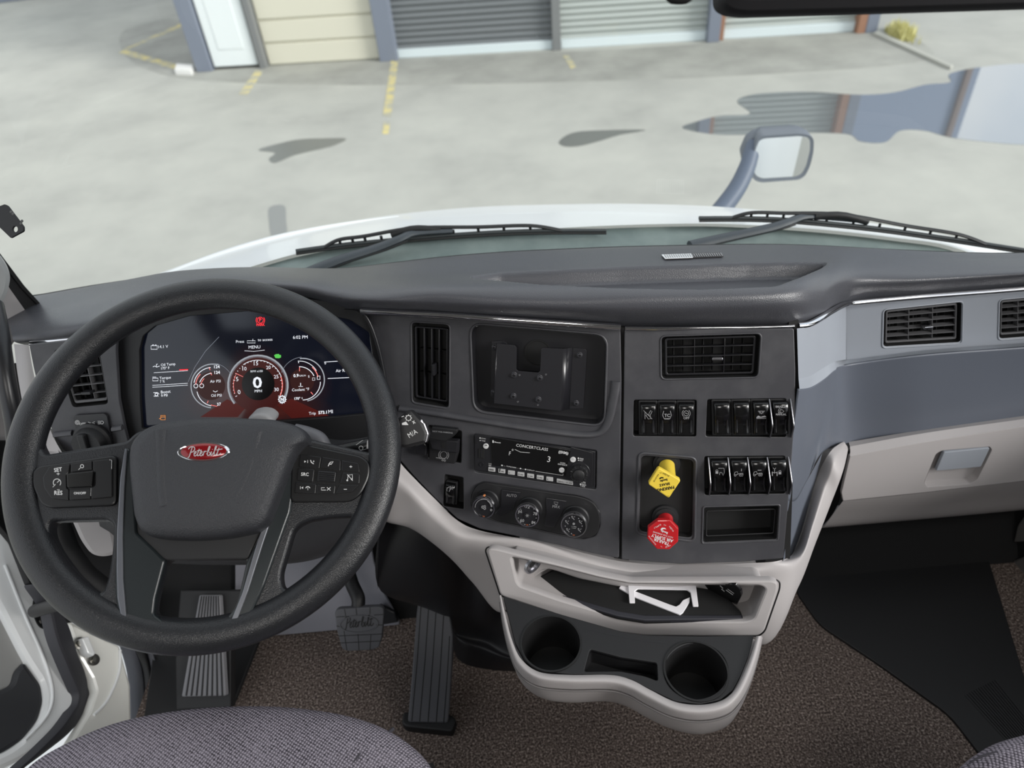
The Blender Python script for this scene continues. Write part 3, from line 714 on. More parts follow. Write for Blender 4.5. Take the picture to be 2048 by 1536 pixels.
# ---------------- light grey lower dash, wrapping from behind the wheel to the glove box
I = lambda x, y, h=.001: FLp.W((x, y), h)
J = lambda x, y, h=.001: FRp.W((x, y), h)
inner = [I(770, 880), I(800, 925), I(832, 960), I(872, 1000), I(915, 1041), I(960, 1061), I(1050, 1079), I(1150, 1102), J(1243, 1123), J(1363, 1131), J(1480, 1127), J(1560, 1121), D(1590, 1100, 1.145), D(1612, 1040, 1.15), D(1636, 950, 1.15), D(1662, 902, 1.14), Yp(1689, 882, .862)]
midr = [D(745, 930, 1.10), D(785, 968, 1.115), D(820, 995, 1.12), D(865, 1040, 1.125), D(912, 1074, 1.12), D(962, 1086, 1.118), D(1055, 1096, 1.108), D(1158, 1120, 1.096), D(1260, 1144, 1.086), D(1380, 1147, 1.078), D(1490, 1145, 1.068), D(1575, 1150, 1.075), D(1606, 1110, 1.10), D(1626, 1052, 1.12), D(1652, 975, 1.13), D(1674, 918, 1.13), Yp(1690, 886, .85)]
outer = [D(730, 1000, 1.15), D(765, 1040, 1.17), D(820, 1056, 1.175), D(865, 1085, 1.175), D(905, 1120, 1.175), D(945, 1165, 1.175), D(1005, 1225, 1.17), D(1060, 1135, 1.125), D(1160, 1155, 1.112), D(1270, 1176, 1.105), D(1400, 1178, 1.098), D(1525, 1290, 1.12), D(1590, 1180, 1.14), D(1628, 1085, 1.16), D(1660, 1005, 1.165), D(1684, 940, 1.15), Yp(1694, 892, .865)]
ob = [p + Vector((0, .1, -.01)) for p in outer]
loft('light_lower_dash', [inner, midr, outer, ob], 160, 40, LITE, dash, flip=True, ang=180)
# ------------------------------------------------------------------ instrument cluster and left fascia
Zs = lambda ox, oy, s: (lambda l: [(ox + a / s, oy + b / s) for a, b in l])
def z3(l): return Zs(0, 380, 2.926)(l)
def z4(l): return Zs(250, 600, 3.724)(l)
def z5(l): return Zs(0, 820, 2.56)(l)
def z1(l): return Zs(780, 840, 4.452)(l)
def zp(l): return Zs(780, 620, 4.267)(l)
def zu(l): return Zs(1230, 640, 5.251)(l)
def zl(l): return Zs(1230, 890, 5.251)(l)
v5 = [(108, 700), (196, 690), (216, 808), (146, 815)]
lf = [(58, 690), (110, 684), (170, 677), (235, 664), (232, 700), (238, 800), (250, 860), (262, 905), (200, 912), (150, 908), (128, 902), (108, 870), (88, 820), (68, 740)]
ppx('left_fascia', FC.off(.01), lf, .004, .006, PLAS, dash, -.006, [(v5, .006)], .001)
well('vent_recess', FC.off(.01), v5, .006, .03, VOID)
q = [FC.off(.011).W(p) for p in ((112, 866), (128, 862), (140, 858))]
tube('fascia_ridge', [FC.off(.01).W(p) for p in ((110, 868), (128, 866), (146, 864))], .004, PLAS, dash, 8, n=12, sx=1.8)
tube('fascia_ridge', [FC.off(.01).W(p) for p in ((226, 856), (236, 855), (246, 853))], .004, PLAS, dash, 8, n=12, sx=1.8)
hous = [(236, 668), (262, 640), (330, 618), (440, 600), (600, 596), (690, 606), (728, 628), (752, 680), (772, 760), (783, 850), (790, 900), (700, 905), (560, 905), (400, 905), (262, 905), (250, 860), (238, 780), (234, 720)]
scr = [(279, 700), (286, 672), (310, 652), (380, 632), (500, 622), (620, 624), (700, 640), (738, 665), (746, 720), (748, 826), (650, 836), (500, 846), (380, 852), (284, 858), (280, 800)]
ppx('cluster_housing', FC, hous, .01, .006, DARK, dash, -.012, [(scr, .003)], .001)
loft('cluster_brow', [[D(*c[4]) + Vector((0, -.004, 0)) for c in K[3:10]], [FC.off(-.012).W(p) for p in ((236, 668), (280, 634), (360, 612), (460, 600), (600, 596), (690, 606), (728, 626))]], 60, 6, M('brow_underside', (26, 26, 28), .6), dash, smoothrows=False, flip=True)
tube('housing_edge', [FC.off(-.002).W(p) for p in ((690, 606), (728, 628), (752, 680), (770, 760), (782, 850))], .003, SATN, dash, 8, n=40)
# display
dm = bpy.data.materials.new('display_glow'); dm.use_nodes = True; nt = dm.node_tree; b = nt.nodes['Principled BSDF']
b.inputs['Base Color'].default_value = (.006, .007, .012, 1); b.inputs['Roughness'].default_value = .13; b.inputs['Specular IOR Level'].default_value = .6
FS = FC.off(-.014)
tc = nt.nodes.new('ShaderNodeTexCoord')
def glow(px, rx, ry, k):
    a, bb = FS.at(px)
    mp = nt.nodes.new('ShaderNodeMapping'); mp.inputs['Location'].default_value = (-a / rx, -bb / ry, 0); mp.inputs['Scale'].default_value = (1 / rx, 1 / ry, 0)
    gd = nt.nodes.new('ShaderNodeTexGradient'); gd.gradient_type = 'SPHERICAL'
    nt.links.new(tc.outputs['Object'], mp.inputs[0]); nt.links.new(mp.outputs[0], gd.inputs[0])
    ml = nt.nodes.new('ShaderNodeMath'); ml.operation = 'MULTIPLY'; ml.inputs[1].default_value = k; nt.links.new(gd.outputs['Fac'], ml.inputs[0]); return ml.outputs[0]
acc = None
for args in (((487, 795), .11, .055, .75), ((515, 745), .05, .05, .55), ((420, 765), .04, .04, .4), ((610, 770), .045, .045, .5), ((560, 825), .09, .03, .7)):
    o_ = glow(*args)
    if acc is None: acc = o_
    else:
        ad = nt.nodes.new('ShaderNodeMath'); ad.operation = 'ADD'; nt.links.new(acc, ad.inputs[0]); nt.links.new(o_, ad.inputs[1]); acc = ad.outputs[0]
rp = nt.nodes.new('ShaderNodeValToRGB'); rp.color_ramp.elements[0].color = (.001, .0015, .004, 1); rp.color_ramp.elements[1].color = (.06, .010, .005, 1); rp.color_ramp.elements[1].position = 1.0
e = rp.color_ramp.elements.new(.35); e.color = (.016, .004, .003, 1)
nt.links.new(acc, rp.inputs[0]); nt.links.new(rp.outputs[0], b.inputs['Emission Color']); b.inputs['Emission Strength'].default_value = 1.0
EW = M('lit_white', (215, 218, 225), .5, emit=.75); ER = M('lit_red', (225, 45, 55), .5, emit=.9); EG = M('lit_green', (75, 170, 70), .5, emit=.8); EP = M('lit_pink', (225, 120, 115), .5, emit=.7)
ED = M('lit_dark_red', (62, 14, 10), .5, emit=.8); EM = M('lit_grey', (120, 125, 135), .5, emit=.6); EB = M('display_black', (10, 7, 8), .25); EO = M('lit_amber', (200, 130, 70), .5, emit=.7)
disp = empty('instrument_display', FS.W((500, 760)), 'wide digital instrument display with red gauges behind the steering wheel', 'display')
ppx('screen', FS, scr, .003, .003, dm, disp, -.003, bev=0)
def Z4(x, y): return (250 + x / 3.724, 600 + y / 3.724)
def T4(s, x0, y0, x1, y1, hf=1.0, bd=0.0): return ('T', s, Z4(x0, y0), Z4(x1, y1), hf, 0, bd)
def L4(l, w): return ('L', z4(l), w / 3.724)
def A4(x, y, r, a0, a1, w): return ('A',) + Z4(x, y) + (r / 3.724, a0, a1, w / 3.724)
def C4(x, y, r, w): return ('C',) + Z4(x, y) + (0, r / 3.724, w / 3.724)
def C4_(x, y, r, w): p = Z4(x, y); return ('C', p[0], p[1], r / 3.724, w / 3.724)
_oldC = None
def CI(x, y, r, w): return ('A', x, y, r, 0, 360, w)
def K4(x, y, r, w): p = Z4(x, y); return CI(p[0], p[1], r / 3.724, w / 3.724)
# dark red beams at the bottom of the picture
for bm_ in ([(560, 872), (760, 740), (900, 800), (840, 872)], [(1130, 780), (1240, 735), (1520, 862), (1240, 880)]): ink('red_beam', FS, [('P', z4(bm_))], ED, disp, .0002)
# gauge faces
def disc4(x, y, r): p = Z4(x, y); return ('P', [(p[0] + r / 3.724 * cos(2 * pi * i / 40), p[1] + r / 3.724 * sin(2 * pi * i / 40)) for i in range(40)])
ink('gauge_face', FS, [disc4(990, 620, 215)], M('gauge_red', (52, 14, 12), .4, emit=.7), disp, .0003)
for dd in ((640, 640, 105), (1320, 600, 90)): ink('gauge_face', FS, [disc4(*dd)], M('gauge_red_dim', (42, 12, 10), .5, emit=.5), disp, .0003)
ink('gauge_centre', FS, [disc4(992, 625, 122)], EB, disp, .0005)
ink('gauge_ring', FS, [A4(990, 635, 222, 142, 398, 13), A4(655, 640, 163, 95, 265 + 20, 8), A4(1325, 595, 160, -98, 78, 8)], M('lit_silver', (150, 155, 162), .4, emit=.5), disp, .0005)
ink('gauge_ring', FS, [A4(990, 635, 210, 142, 398, 3), L4([(700, 275), (600, 380), (520, 500), (470, 610)], 3), A4(640, 640, 172, 285, 330, 3), A4(1330, 600, 175, 200, 265, 3)], EM, disp, .0006)
tick = []
for i in range(31):
    a = radians(153 + (387 - 153) * i / 30 * 1.0); r0 = 186; r1 = 172 if i % 5 == 0 else 179
    tick.append(L4([(988 + r0 * cos(a), 635 + r0 * sin(a)), (988 + r1 * cos(a), 635 + r1 * sin(a))], 4))
tick += [A4(988, 635, 187, 235, 340, 4)]
tick += [T4('0', 842, 702, 862, 699), T4('5', 829, 605, 846, 603), T4('10', 876, 526, 906, 524), T4('15', 960, 487, 992, 486), T4('20', 1052, 516, 1086, 513), T4('25', 1110, 585, 1144, 582), T4('30', 1112, 680, 1146, 678),
         T4('0', 954, 656, 1022, 652, .82, .02), T4('MPH', 966, 688, 1020, 687), T4('RPM x100', 936, 540, 1026, 536),
         T4('124', 664, 509, 706, 507, 1, .02), T4('124', 666, 551, 708, 549, 1, .02), T4('Air PSI', 634, 616, 712, 613), T4('Oil PSI', 642, 722, 720, 719), T4('37', 686, 788, 716, 785, 1, .02),
         T4('0.9', 1255, 575, 1294, 573, 1, .02), T4('GAL/H', 1297, 570, 1346, 568), T4('E', 1366, 578, 1375, 577), T4('Coolant °F', 1244, 680, 1372, 674), T4('170°', 1262, 744, 1306, 742, 1, .02),
         T4('6:02 PM', 1251, 290, 1360, 287), T4('Press', 827, 320, 887, 318), T4('to access', 989, 307, 1098, 303), T4('MENU', 921, 363, 1008, 360),
         T4('14.1 V', 248, 360, 322, 355), T4('Oil Temp', 268, 494, 376, 484), T4('173° F', 270, 518, 332, 514, 1, .01), T4('Torque', 258, 592, 343, 585), T4('7 %', 260, 616, 296, 614), T4('Boost', 268, 697, 340, 690), T4('0 PSI', 270, 720, 318, 717, 1, .01),
         T4('Trip', 1370, 856, 1422, 853), T4('573.1', 1441, 850, 1504, 846, 1, .03), T4('MI', 1515, 845, 1548, 843), T4('Air Rest.', 1570, 538, 1680, 533), T4('0', 1668, 555, 1682, 554, 1, .03), T4('B.', 1552, 412, 1575, 411), T4('0', 1486, 480, 1498, 479)]
tick += [L4([(1484, 462), (1600, 455)], 4), L4([(1510, 585), (1690, 577)], 4), L4([(890, 378), (960, 383), (1040, 373)], 3), A4(650, 640, 138, 190, 265, 5), A4(655, 650, 105, 200, 265, 5), L4([(1290, 452), (1294, 470)], 4), A4(1300, 600, 145, -92, -30, 4), A4(1300, 615, 118, -92, -25, 5), A4(1320, 610, 135, 0, 88, 5), A4(665, 660, 130, 100, 170, 5), L4([(1320, 738), (1318, 725)], 4)]
# small symbols
def boxl(x0, y0, x1, y1, w): return ('L', z4([(x0, y0), (x1, y0), (x1, y1), (x0, y1)]), w / 3.724, True)
tick += [boxl(194, 340, 240, 367, 4), L4([(205, 340), (205, 334), (215, 334)], 4), L4([(226, 340), (226, 334), (234, 334)], 4), boxl(910, 304, 970, 320, 3), L4([(952, 290), (952, 308)], 3),
         L4([(208, 498), (222, 492), (236, 500), (258, 492)], 4), L4([(234, 496), (234, 478), (244, 478)], 4), boxl(206, 582, 246, 602, 4), L4([(204, 574), (232, 574)], 3), K4(234, 704, 10, 4), L4([(212, 690), (244, 690), (254, 702)], 4), L4([(214, 716), (250, 716)], 4),
         K4(528, 640, 15, 4), K4(571, 639, 15, 4), L4([(656, 676), (672, 686), (690, 676)], 4), L4([(1292, 644), (1325, 644)], 3), L4([(1308, 640), (1308, 618)], 5), boxl(1432, 566, 1452, 592, 4), boxl(1396, 580, 1414, 598, 3),
         K4(1171, 740, 24, 6), T4('N', 1159, 752, 1183, 750, 1, .04)]
for i in range(12):
    a = 2 * pi * i / 12; tick.append(L4([(1171 + 25 * cos(a), 740 + 25 * sin(a)), (1171 + 32 * cos(a), 740 + 32 * sin(a))], 6))
for y, s in ((540, 0), (634, 0), (648, 0)): tick.append(L4([(214 if y == 540 else 204, y + 2), (468, y - 14)], 3))
ink('display_marks', FS, tick, EW, disp, .0009)
ink('red_marks', FS, [L4([(405, 521), (470, 518)], 8), K4(1008, 150, 22, 5), A4(1008, 150, 32, 140, 220, 5), A4(1008, 150, 32, -40, 40, 5), T4('P', 1000, 161, 1018, 160, 1, .03), T4('PARK', 979, 193, 1042, 191, 1, .04)], ER, disp, .0009)
ink('pink_marks', FS, [A4(988, 635, 184, -20, 25, 7), L4([(822, 545), (880, 572)], 4), A4(650, 640, 124, 185, 225, 6), A4(655, 650, 92, 190, 225, 5), L4([(626, 500), (634, 522)], 5), L4([(636, 540), (646, 560)], 5), L4([(612, 768), (620, 750)], 5), L4([(640, 782), (685, 792)], 5), L4([(1300, 500), (1300, 530)], 5), A4(1310, 600, 130, -50, -12, 6), L4([(1384, 686), (1400, 704)], 5), A4(988, 635, 180, 160, 205, 4)], EP, disp, .0009)
ink('green_symbol', FS, [('P', z4([(1110, 412), (1122, 404), (1146, 402), (1150, 408), (1162, 410), (1162, 428), (1146, 434), (1120, 432)]))], EG, disp, .0009)
ink('amber_symbol', FS, [boxl(266, 860, 300, 892, 5), L4([(255, 884), (268, 880)], 5), L4([(266, 872), (300, 870)], 5)], EO, disp, .0009)
# headlight switch
hs = empty('headlight_switch', FC.off(.012).W((188, 868)), 'round black headlight knob on a square plate left of the wheel', 'switch')
ppx('switch_plate', FC.off(.011), z3([(425, 1330), (445, 1318), (610, 1308), (628, 1322), (660, 1500), (655, 1540), (470, 1545)]), .003, .004, SATN, hs, 0)
fk = FC.off(.016); kc = fk.w(*fk.at((187, 882)))
lathe('knob', Fr(kc, FC.u, FC.v), [(.030, 0), (.030, .004), (.026, .007), (.0235, .018), (.022, .020), (.0, .0205)], DARK, hs, 40)
plate('grip', Fr(kc, FC.u, FC.v), rrect(-.006, -.022, .006, .022, .004), .008, DARK, hs, .019, bev=.002)
Z3 = lambda x, y: (x / 2.926, 380 + y / 2.926)
ink('symbols', FC.off(.0152), [('T', 'OFF/', Z3(464, 1376), Z3(504, 1372), .9, 0, .02), ('T', 'AUTO', Z3(466, 1390), Z3(506, 1386), .9, 0, .02), CI(*Z3(452, 1360), 2, 1), CI(*Z3(452, 1360), 4.2, .8), ('L', z3([(515, 1358), (534, 1362), (515, 1368)]), 1), ('L', z3([(555, 1356), (538, 1362), (555, 1368)]), 1),
     ('L', z3([(590, 1352), (600, 1352), (607, 1360), (600, 1369), (590, 1369)]), 1.2, True), ('L', z3([(572, 1353), (586, 1353)]), 1), ('L', z3([(572, 1361), (586, 1361)]), 1), ('L', z3([(572, 1369), (586, 1369)]), 1), ('P', z3([(496, 1392), (510, 1392), (505, 1412)]))], PRINT, hs)

# ------------------------------------------------------------------ air vents
def vent(fr, quad, nh, nv, label, tabuv, face=DARK, horiz=True, tabmat=CHRM, setback=.004, angled=0):
    q = quadmap(fr.L(quad)); ev = empty('air_vent', fr.w(*q(.5, .5)), label, 'air vent', 'dashboard air vents')
    m = quadmap([q(.035, .05), q(.965, .05), q(.965, .95), q(.035, .95)])
    # frame ring
    out = fil([m(0, 0), m(1, 0), m(1, 1), m(0, 1)], .004); inn = fil([m(.025, .05), m(.975, .05), m(.975, .95), m(.025, .95)] if horiz else [m(.06, .02), m(.94, .02), m(.94, .98), m(.06, .98)], .003)
    plate('frame', fr, out, .004, face, ev, -setback - .004, [inn], .0008)
    def bar(nm, A, B, w, d, h, mat):
        A = Vector(A); B = Vector(B); t = (B - A).normalized(); n_ = Vector((-t.y, t.x)) * (w / 2)
        return plate(nm, fr, [tuple(A - n_), tuple(B - n_), tuple(B + n_), tuple(A + n_)], d, mat, ev, h - d, bev=w * .3)
    if horiz:
        for i in range(1, nh): bar('slat', m(.02, i / nh), m(.98, i / nh), .0013, .010, -setback - .0005, face)
        for i in range(1, nv): bar('vane', m(i / nv, .04), m(i / nv, .96), 0.0012, .012, -setback - (.013 if i not in (3, 6) else .002), VOID if i not in (3, 6) else face)
    else:
        for i in range(1, nv): bar('slat', m(.06 + .88 * i / nv, .02), m(.06 + .88 * i / nv, .98), .0016, .012, -setback - .001, face)
        for i in range(1, nh): bar('vane', m(.06, i / nh), m(.94, i / nh), .0012, .01, -setback - .014, VOID)
    a, b_ = m(*tabuv)
    plate('tab', fr, rrect(a - (.0075 if horiz else .0022), b_ - (.0022 if horiz else .009), a + (.0075 if horiz else .0022), b_ + (.0022 if horiz else .009), .0015), .012, tabmat, ev, -setback - .004, bev=.001)
    return ev
VF = M('vent_frame_grey', (84, 84, 86), .35)
vent(FLp, h_vent[0], 3, 4, 'tall black air vent with upright slats left of the display pocket', (.6, .56), horiz=False, face=SATN, tabmat=SATN)
vent(FRp, r_vent[0], 4, 9, 'black air vent in the centre fascia above the rocker switches', (.58, .55), face=SATN, tabmat=CHRM)
vent(FPu, v3, 5, 9, 'air vent with chrome tab in the silver passenger fascia above the glove box', (.57, .55), face=VF, tabmat=CHRO)
vent(FPu, v4, 5, 9, 'passenger air vent cut by the right edge of the photo', (.57, .55), face=VF, tabmat=CHRO)
vent(FC.off(.01), v5, 6, 5, 'air vent partly hidden behind the left of the steering wheel', (.5, .8), face=VF, tabmat=SATN)

# ------------------------------------------------------------------ metal bracket in the display pocket
bk = empty('mounting_bracket', FLp.W((1060, 755), .01), 'black bent metal bracket with screws inside the open display pocket', 'bracket')
BM = M('black_steel', (34, 34, 38), .3, metal=0, spec=.7)
ppx('front_plate', FLp.off(.004), zp([(915, 285), (1060, 300), (1080, 322), (1078, 508), (1092, 520), (1265, 535), (1280, 522), (1290, 335), (1305, 322), (1480, 332), (1455, 862), (890, 797)]), .0008, .0016, BM, bk, 0, bev=.0004)
ppx('back_flange', FLp.off(-.0145), zp([(868, 268), (960, 262), (1000, 285), (950, 800), (860, 740)]), .002, .0016, BM, bk, 0, bev=.0004)
ppx('back_flange', FLp.off(-.0145), zp([(1560, 322), (1665, 330), (1680, 350), (1650, 840), (1530, 845)]), .002, .0016, BM, bk, 0, bev=.0004)
for a, b_, c_2, d_ in (((1480, 332), (1455, 862), (1530, 845), (1560, 322)), ((915, 285), (890, 797), (930, 790), (950, 283))):
    P = [FLp.W(zp([a])[0], .0055), FLp.W(zp([b_])[0], .0055), FLp.W(zp([c_2])[0], -.013), FLp.W(zp([d_])[0], -.013)]
    o = mk('side_web', P, [(0, 1, 2, 3)], BM, bk); sd = o.modifiers.new('thickness', 'SOLIDIFY'); sd.thickness = .0015
for x, y, r, h in ((1060, 555, .0036, .0058), (1280, 580, .0036, .0058), (1055, 735, .0036, .0058), (1268, 765, .0036, .0058), (893, 320, .0034, -.013), (883, 705, .0034, -.013), (1620, 385, .0034, -.013), (1590, 795, .0034, -.013)):
    c = zp([(x, y)])[0]; f2 = FLp.off(h); lathe('screw', Fr(f2.w(*f2.at(c)), FLp.u, FLp.v), [(r * 1.35, -.001), (r * 1.35, .0006), (r * 1.1, .0009), (r, .003), (r * .8, .0034), (r * .5, .0034), (r * .45, .001), (0, .001)], M('screw_black', (70, 70, 74), .35, metal=.6), bk, 20)
for x, y in ((1105, 555), (1090, 783), (1262, 810), (1330, 550)):
    c = zp([(x, y)])[0]; f2 = FLp.off(.0058); lathe('pin_hole', Fr(f2.w(*f2.at(c)), FLp.u, FLp.v), [(.0017, 0), (.0015, .0006), (.0008, .0006), (.0007, .0001), (0, .0001)], CHRM, bk, 14)

# ------------------------------------------------------------------ radio
rd = empty('car_radio', FLp.W((1070, 923)), 'black car radio with dark display and a row of grey preset buttons', 'radio')
FA = FLp.off(.0)
ppx('body', FA, [(950, 871), (1191, 903), (1190, 976), (952, 941)], .002, .014, SATN, rd, -.010, bev=.0012)
FB2 = FLp.off(.004)
ppx('faceplate', FB2, z1([(752, 125), (885, 145), (905, 150), (1605, 265), (1610, 240), (1808, 292), (1800, 608), (1480, 562), (870, 462), (755, 445)]), .002, .003, SATN, rd, 0, bev=.0006)
ppx('radio_screen', FB2.off(.003), z1([(893, 152), (1608, 272), (1560, 505), (905, 402)]), .002, .001, GLOS, rd, 0, bev=.0003)
F3 = FB2.off(.003)
GB = M('grey_button', (168, 168, 168), .4)
for i in range(7):
    x = 905 + i * 85.3 + (4 if i else 0); y = 441 + i * 14.2
    ppx('preset_button', F3, z1([(x - 30, y - 20), (x + 30, y - 12), (x + 30, y + 22), (x - 30, y + 14)]), .0006, .002, GB, rd, 0, bev=.0004)
    ink('preset_mark', F3.off(.002), [('T', 'SEEK' if i == 0 else str(i), z1([(x - 22, y + 6)])[0], z1([(x + (20 if i == 0 else -14), y + (10 if i == 0 else 7))])[0], .9, 0, .02)] + ([('L', z1([(x - 4, y + 2), (x + 20, y + 5)]), 1.2)] if i in (1, 3, 4, 5) else []), GROM, rd)
ppx('preset_button', F3, z1([(1484, 524), (1628, 548), (1628, 580), (1484, 556)]), .0006, .002, GB, rd, 0, bev=.0004)
ink('preset_mark', F3.off(.002), [('T', 'MENU / SCAN', z1([(1492, 552)])[0], z1([(1620, 572)])[0], .9)], GROM, rd)
def disc(name, fr, c, r, h, mat, par, dm_=.0003, seg=28):
    f = fr.off(0); o_ = f.w(*f.at(c)); return lathe(name, Fr(o_, fr.u, fr.v), [(r, 0), (r, h - dm_), (r - dm_, h), (0, h + dm_)], mat, par, seg)
for c, s in (((855, 230), ''), ((1630, 350), 'SRC'), ((1530, 443), 'AUD')):
    cc = z1([c])[0]; disc('round_button', F3, cc, .0042, .002, M('pale_button', (200, 200, 200), .35), rd)
    if s: ink('button_mark', F3.off(.0025), [('T', s, (cc[0] - 3.2, cc[1] + .8), (cc[0] + 3.2, cc[1] + 1.6), 1.1)], GPRI, rd)
    else: ink('button_mark', F3.off(.0025), [('A', cc[0], cc[1] + 1, 2.4, 200, 340, 1.2)], GROM, rd)
disc('volume_ring', F3, z1([(1690, 460)])[0], .0155, .002, SATN, rd)
fk = F3.off(.0); kc = fk.w(*fk.at(z1([(1688, 465)])[0]))
o = lathe('volume_knob', Fr(kc, FLp.u, FLp.v), [(.0135, 0), (.0135, .008), (.0125, .0095), (.009, .0095), (.0085, .012), (.007, .013), (0, .0135)], DARK, rd, 32)
for i in range(9):
    a = i * 2 * pi / 9; f5 = Fr(kc, FLp.u * cos(a) + FLp.v * sin(a), FLp.v * cos(a) - FLp.u * sin(a)); plate('grip_rib', f5, rrect(.0098, -.001, .0138, .001, .0006), .0105, SATN, rd, 0, bev=.0006)
ppx('usb_port', F3, z1([(787, 255), (840, 262), (838, 345), (787, 335)]), .0008, .0012, VOID, rd, 0, bev=.0004)
ppx('usb_tongue', F3.off(.001), z1([(806, 262), (818, 264), (818, 335), (806, 333)]), .0003, .0006, SATN, rd, 0, bev=.0002)
lathe('aux_socket', Fr(F3.W(z1([(818, 395)])[0]), FLp.u, FLp.v), [(.0040, 0), (.0038, .0012), (.0026, .0012), (.0024, .0002), (0, .0002)], SATN, rd, 20)
for c in ((770, 202), (770, 395), (1770, 355)): disc('hole', F3, z1([c])[0], .0018, .0002, VOID, rd, .00005)
def Z1(x, y): return (780 + x / 4.452, 840 + y / 4.452)
ink('radio_print', F3.off(.0012), [('T', 'CONCERTCLASS', Z1(1122, 236), Z1(1405, 276), .95), ('T', 'Bluetooth', Z1(930, 200), Z1(985, 208), 1, 0, .03), ('P', [Z1(*q) for q in ((912, 180), (924, 182), (924, 204), (912, 202))]), ('T', '((SXM))', Z1(1500, 292), Z1(1586, 308), 1.1, 0, .03), ('L', z1([(1112, 262), (1160, 285), (1245, 292)]), .7),
     ('T', 'F', Z1(1058, 314), Z1(1072, 316), 1.3), CI(*Z1(1092, 266), 1.4, .6), ('T', '3', Z1(1398, 372), Z1(1424, 376), 1.0), ('T', 'SOUND', Z1(1515, 384), Z1(1560, 391), 1), ('T', 'DISP/BACK', Z1(1495, 398), Z1(1578, 410), 1),
     ('T', '■ — TUNE/SEEK — ■ — ■ DISPLAY', Z1(990, 408), Z1(1288, 458), .7), ('L', z1([(1296, 456), (1540, 494)]), .5), ('L', z1([(1540, 494), (1541, 478)]), .5)], M('radio_white', (190, 190, 190), .5, emit=.25), rd)
ink('radio_print', F3.off(.0006), [('T', '■ SCAN', Z1(796, 165), Z1(850, 173), 1), ('T', '▲ TUNE', Z1(796, 185), Z1(848, 193), 1), ('T', 'TUNE', Z1(876, 392), Z1(902, 396), 1), ('T', 'SEEK', Z1(876, 408), Z1(902, 412), 1), ('T', '● PWR', Z1(1670, 346), Z1(1722, 356), 1.2), ('T', '▲ EXIT', Z1(1672, 362), Z1(1716, 370), 1.2), ('T', 'MUTE', Z1(1695, 562), Z1(1740, 568), 1.2), ('T', '■ MENU', Z1(1690, 578), Z1(1745, 586), 1.2), ('T', '+ VOL', Z1(1694, 594), Z1(1738, 600), 1.2)], PRINT, rd)

# ------------------------------------------------------------------ climate controls
cc_ = empty('climate_control_panel', FLp.W((1060, 1020)), 'rounded black climate panel with three chrome-ringed dials below the radio', 'control panel')
cap = [(944, 990), (953, 973), (970, 966), (1000, 970), (1060, 979), (1120, 988), (1160, 994), (1185, 1005), (1198, 1025), (1199, 1050), (1190, 1070), (1165, 1076), (1117, 1067), (1050, 1053), (993, 1041), (955, 1026), (943, 1010)]
ppx('base', FLp.off(.0), [Zz for Zz in smooth(cap, 4)], .0, .005, DARK, cc_, 0, bev=.0012)
rimline('rim', FLp, [(a + (a - 1070) * .012, b_ + (b_ - 1022) * .04) for a, b_ in cap], .004, .0012, SATN, cc_, h=.0015)
F5 = FLp.off(.005)
ppx('auto_button', F5, z1([(990, 620), (1165, 645), (1120, 740), (1100, 800), (990, 860), (930, 840), (985, 760)]), .002, .002, SATN, cc_, 0, bev=.0008)
ppx('defrost_button', F5, z1([(1385, 692), (1575, 722), (1535, 830), (1460, 960), (1370, 940), (1390, 830)]), .002, .002, SATN, cc_, 0, bev=.0008)
ink('print', F5.off(.0022), [('T', 'AUTO', Z1(1035, 680), Z1(1126, 688), 1.05), ('T', 'MAX', Z1(1446, 780), Z1(1510, 788), 1.1), ('L', z1([(1460, 728), (1496, 734), (1490, 752), (1465, 748)]), .8, True), ('L', z1([(1468, 760), (1474, 752), (1482, 762), (1488, 754)]), .6)], GPRI, cc_)
fkn = FLp.off(.030)
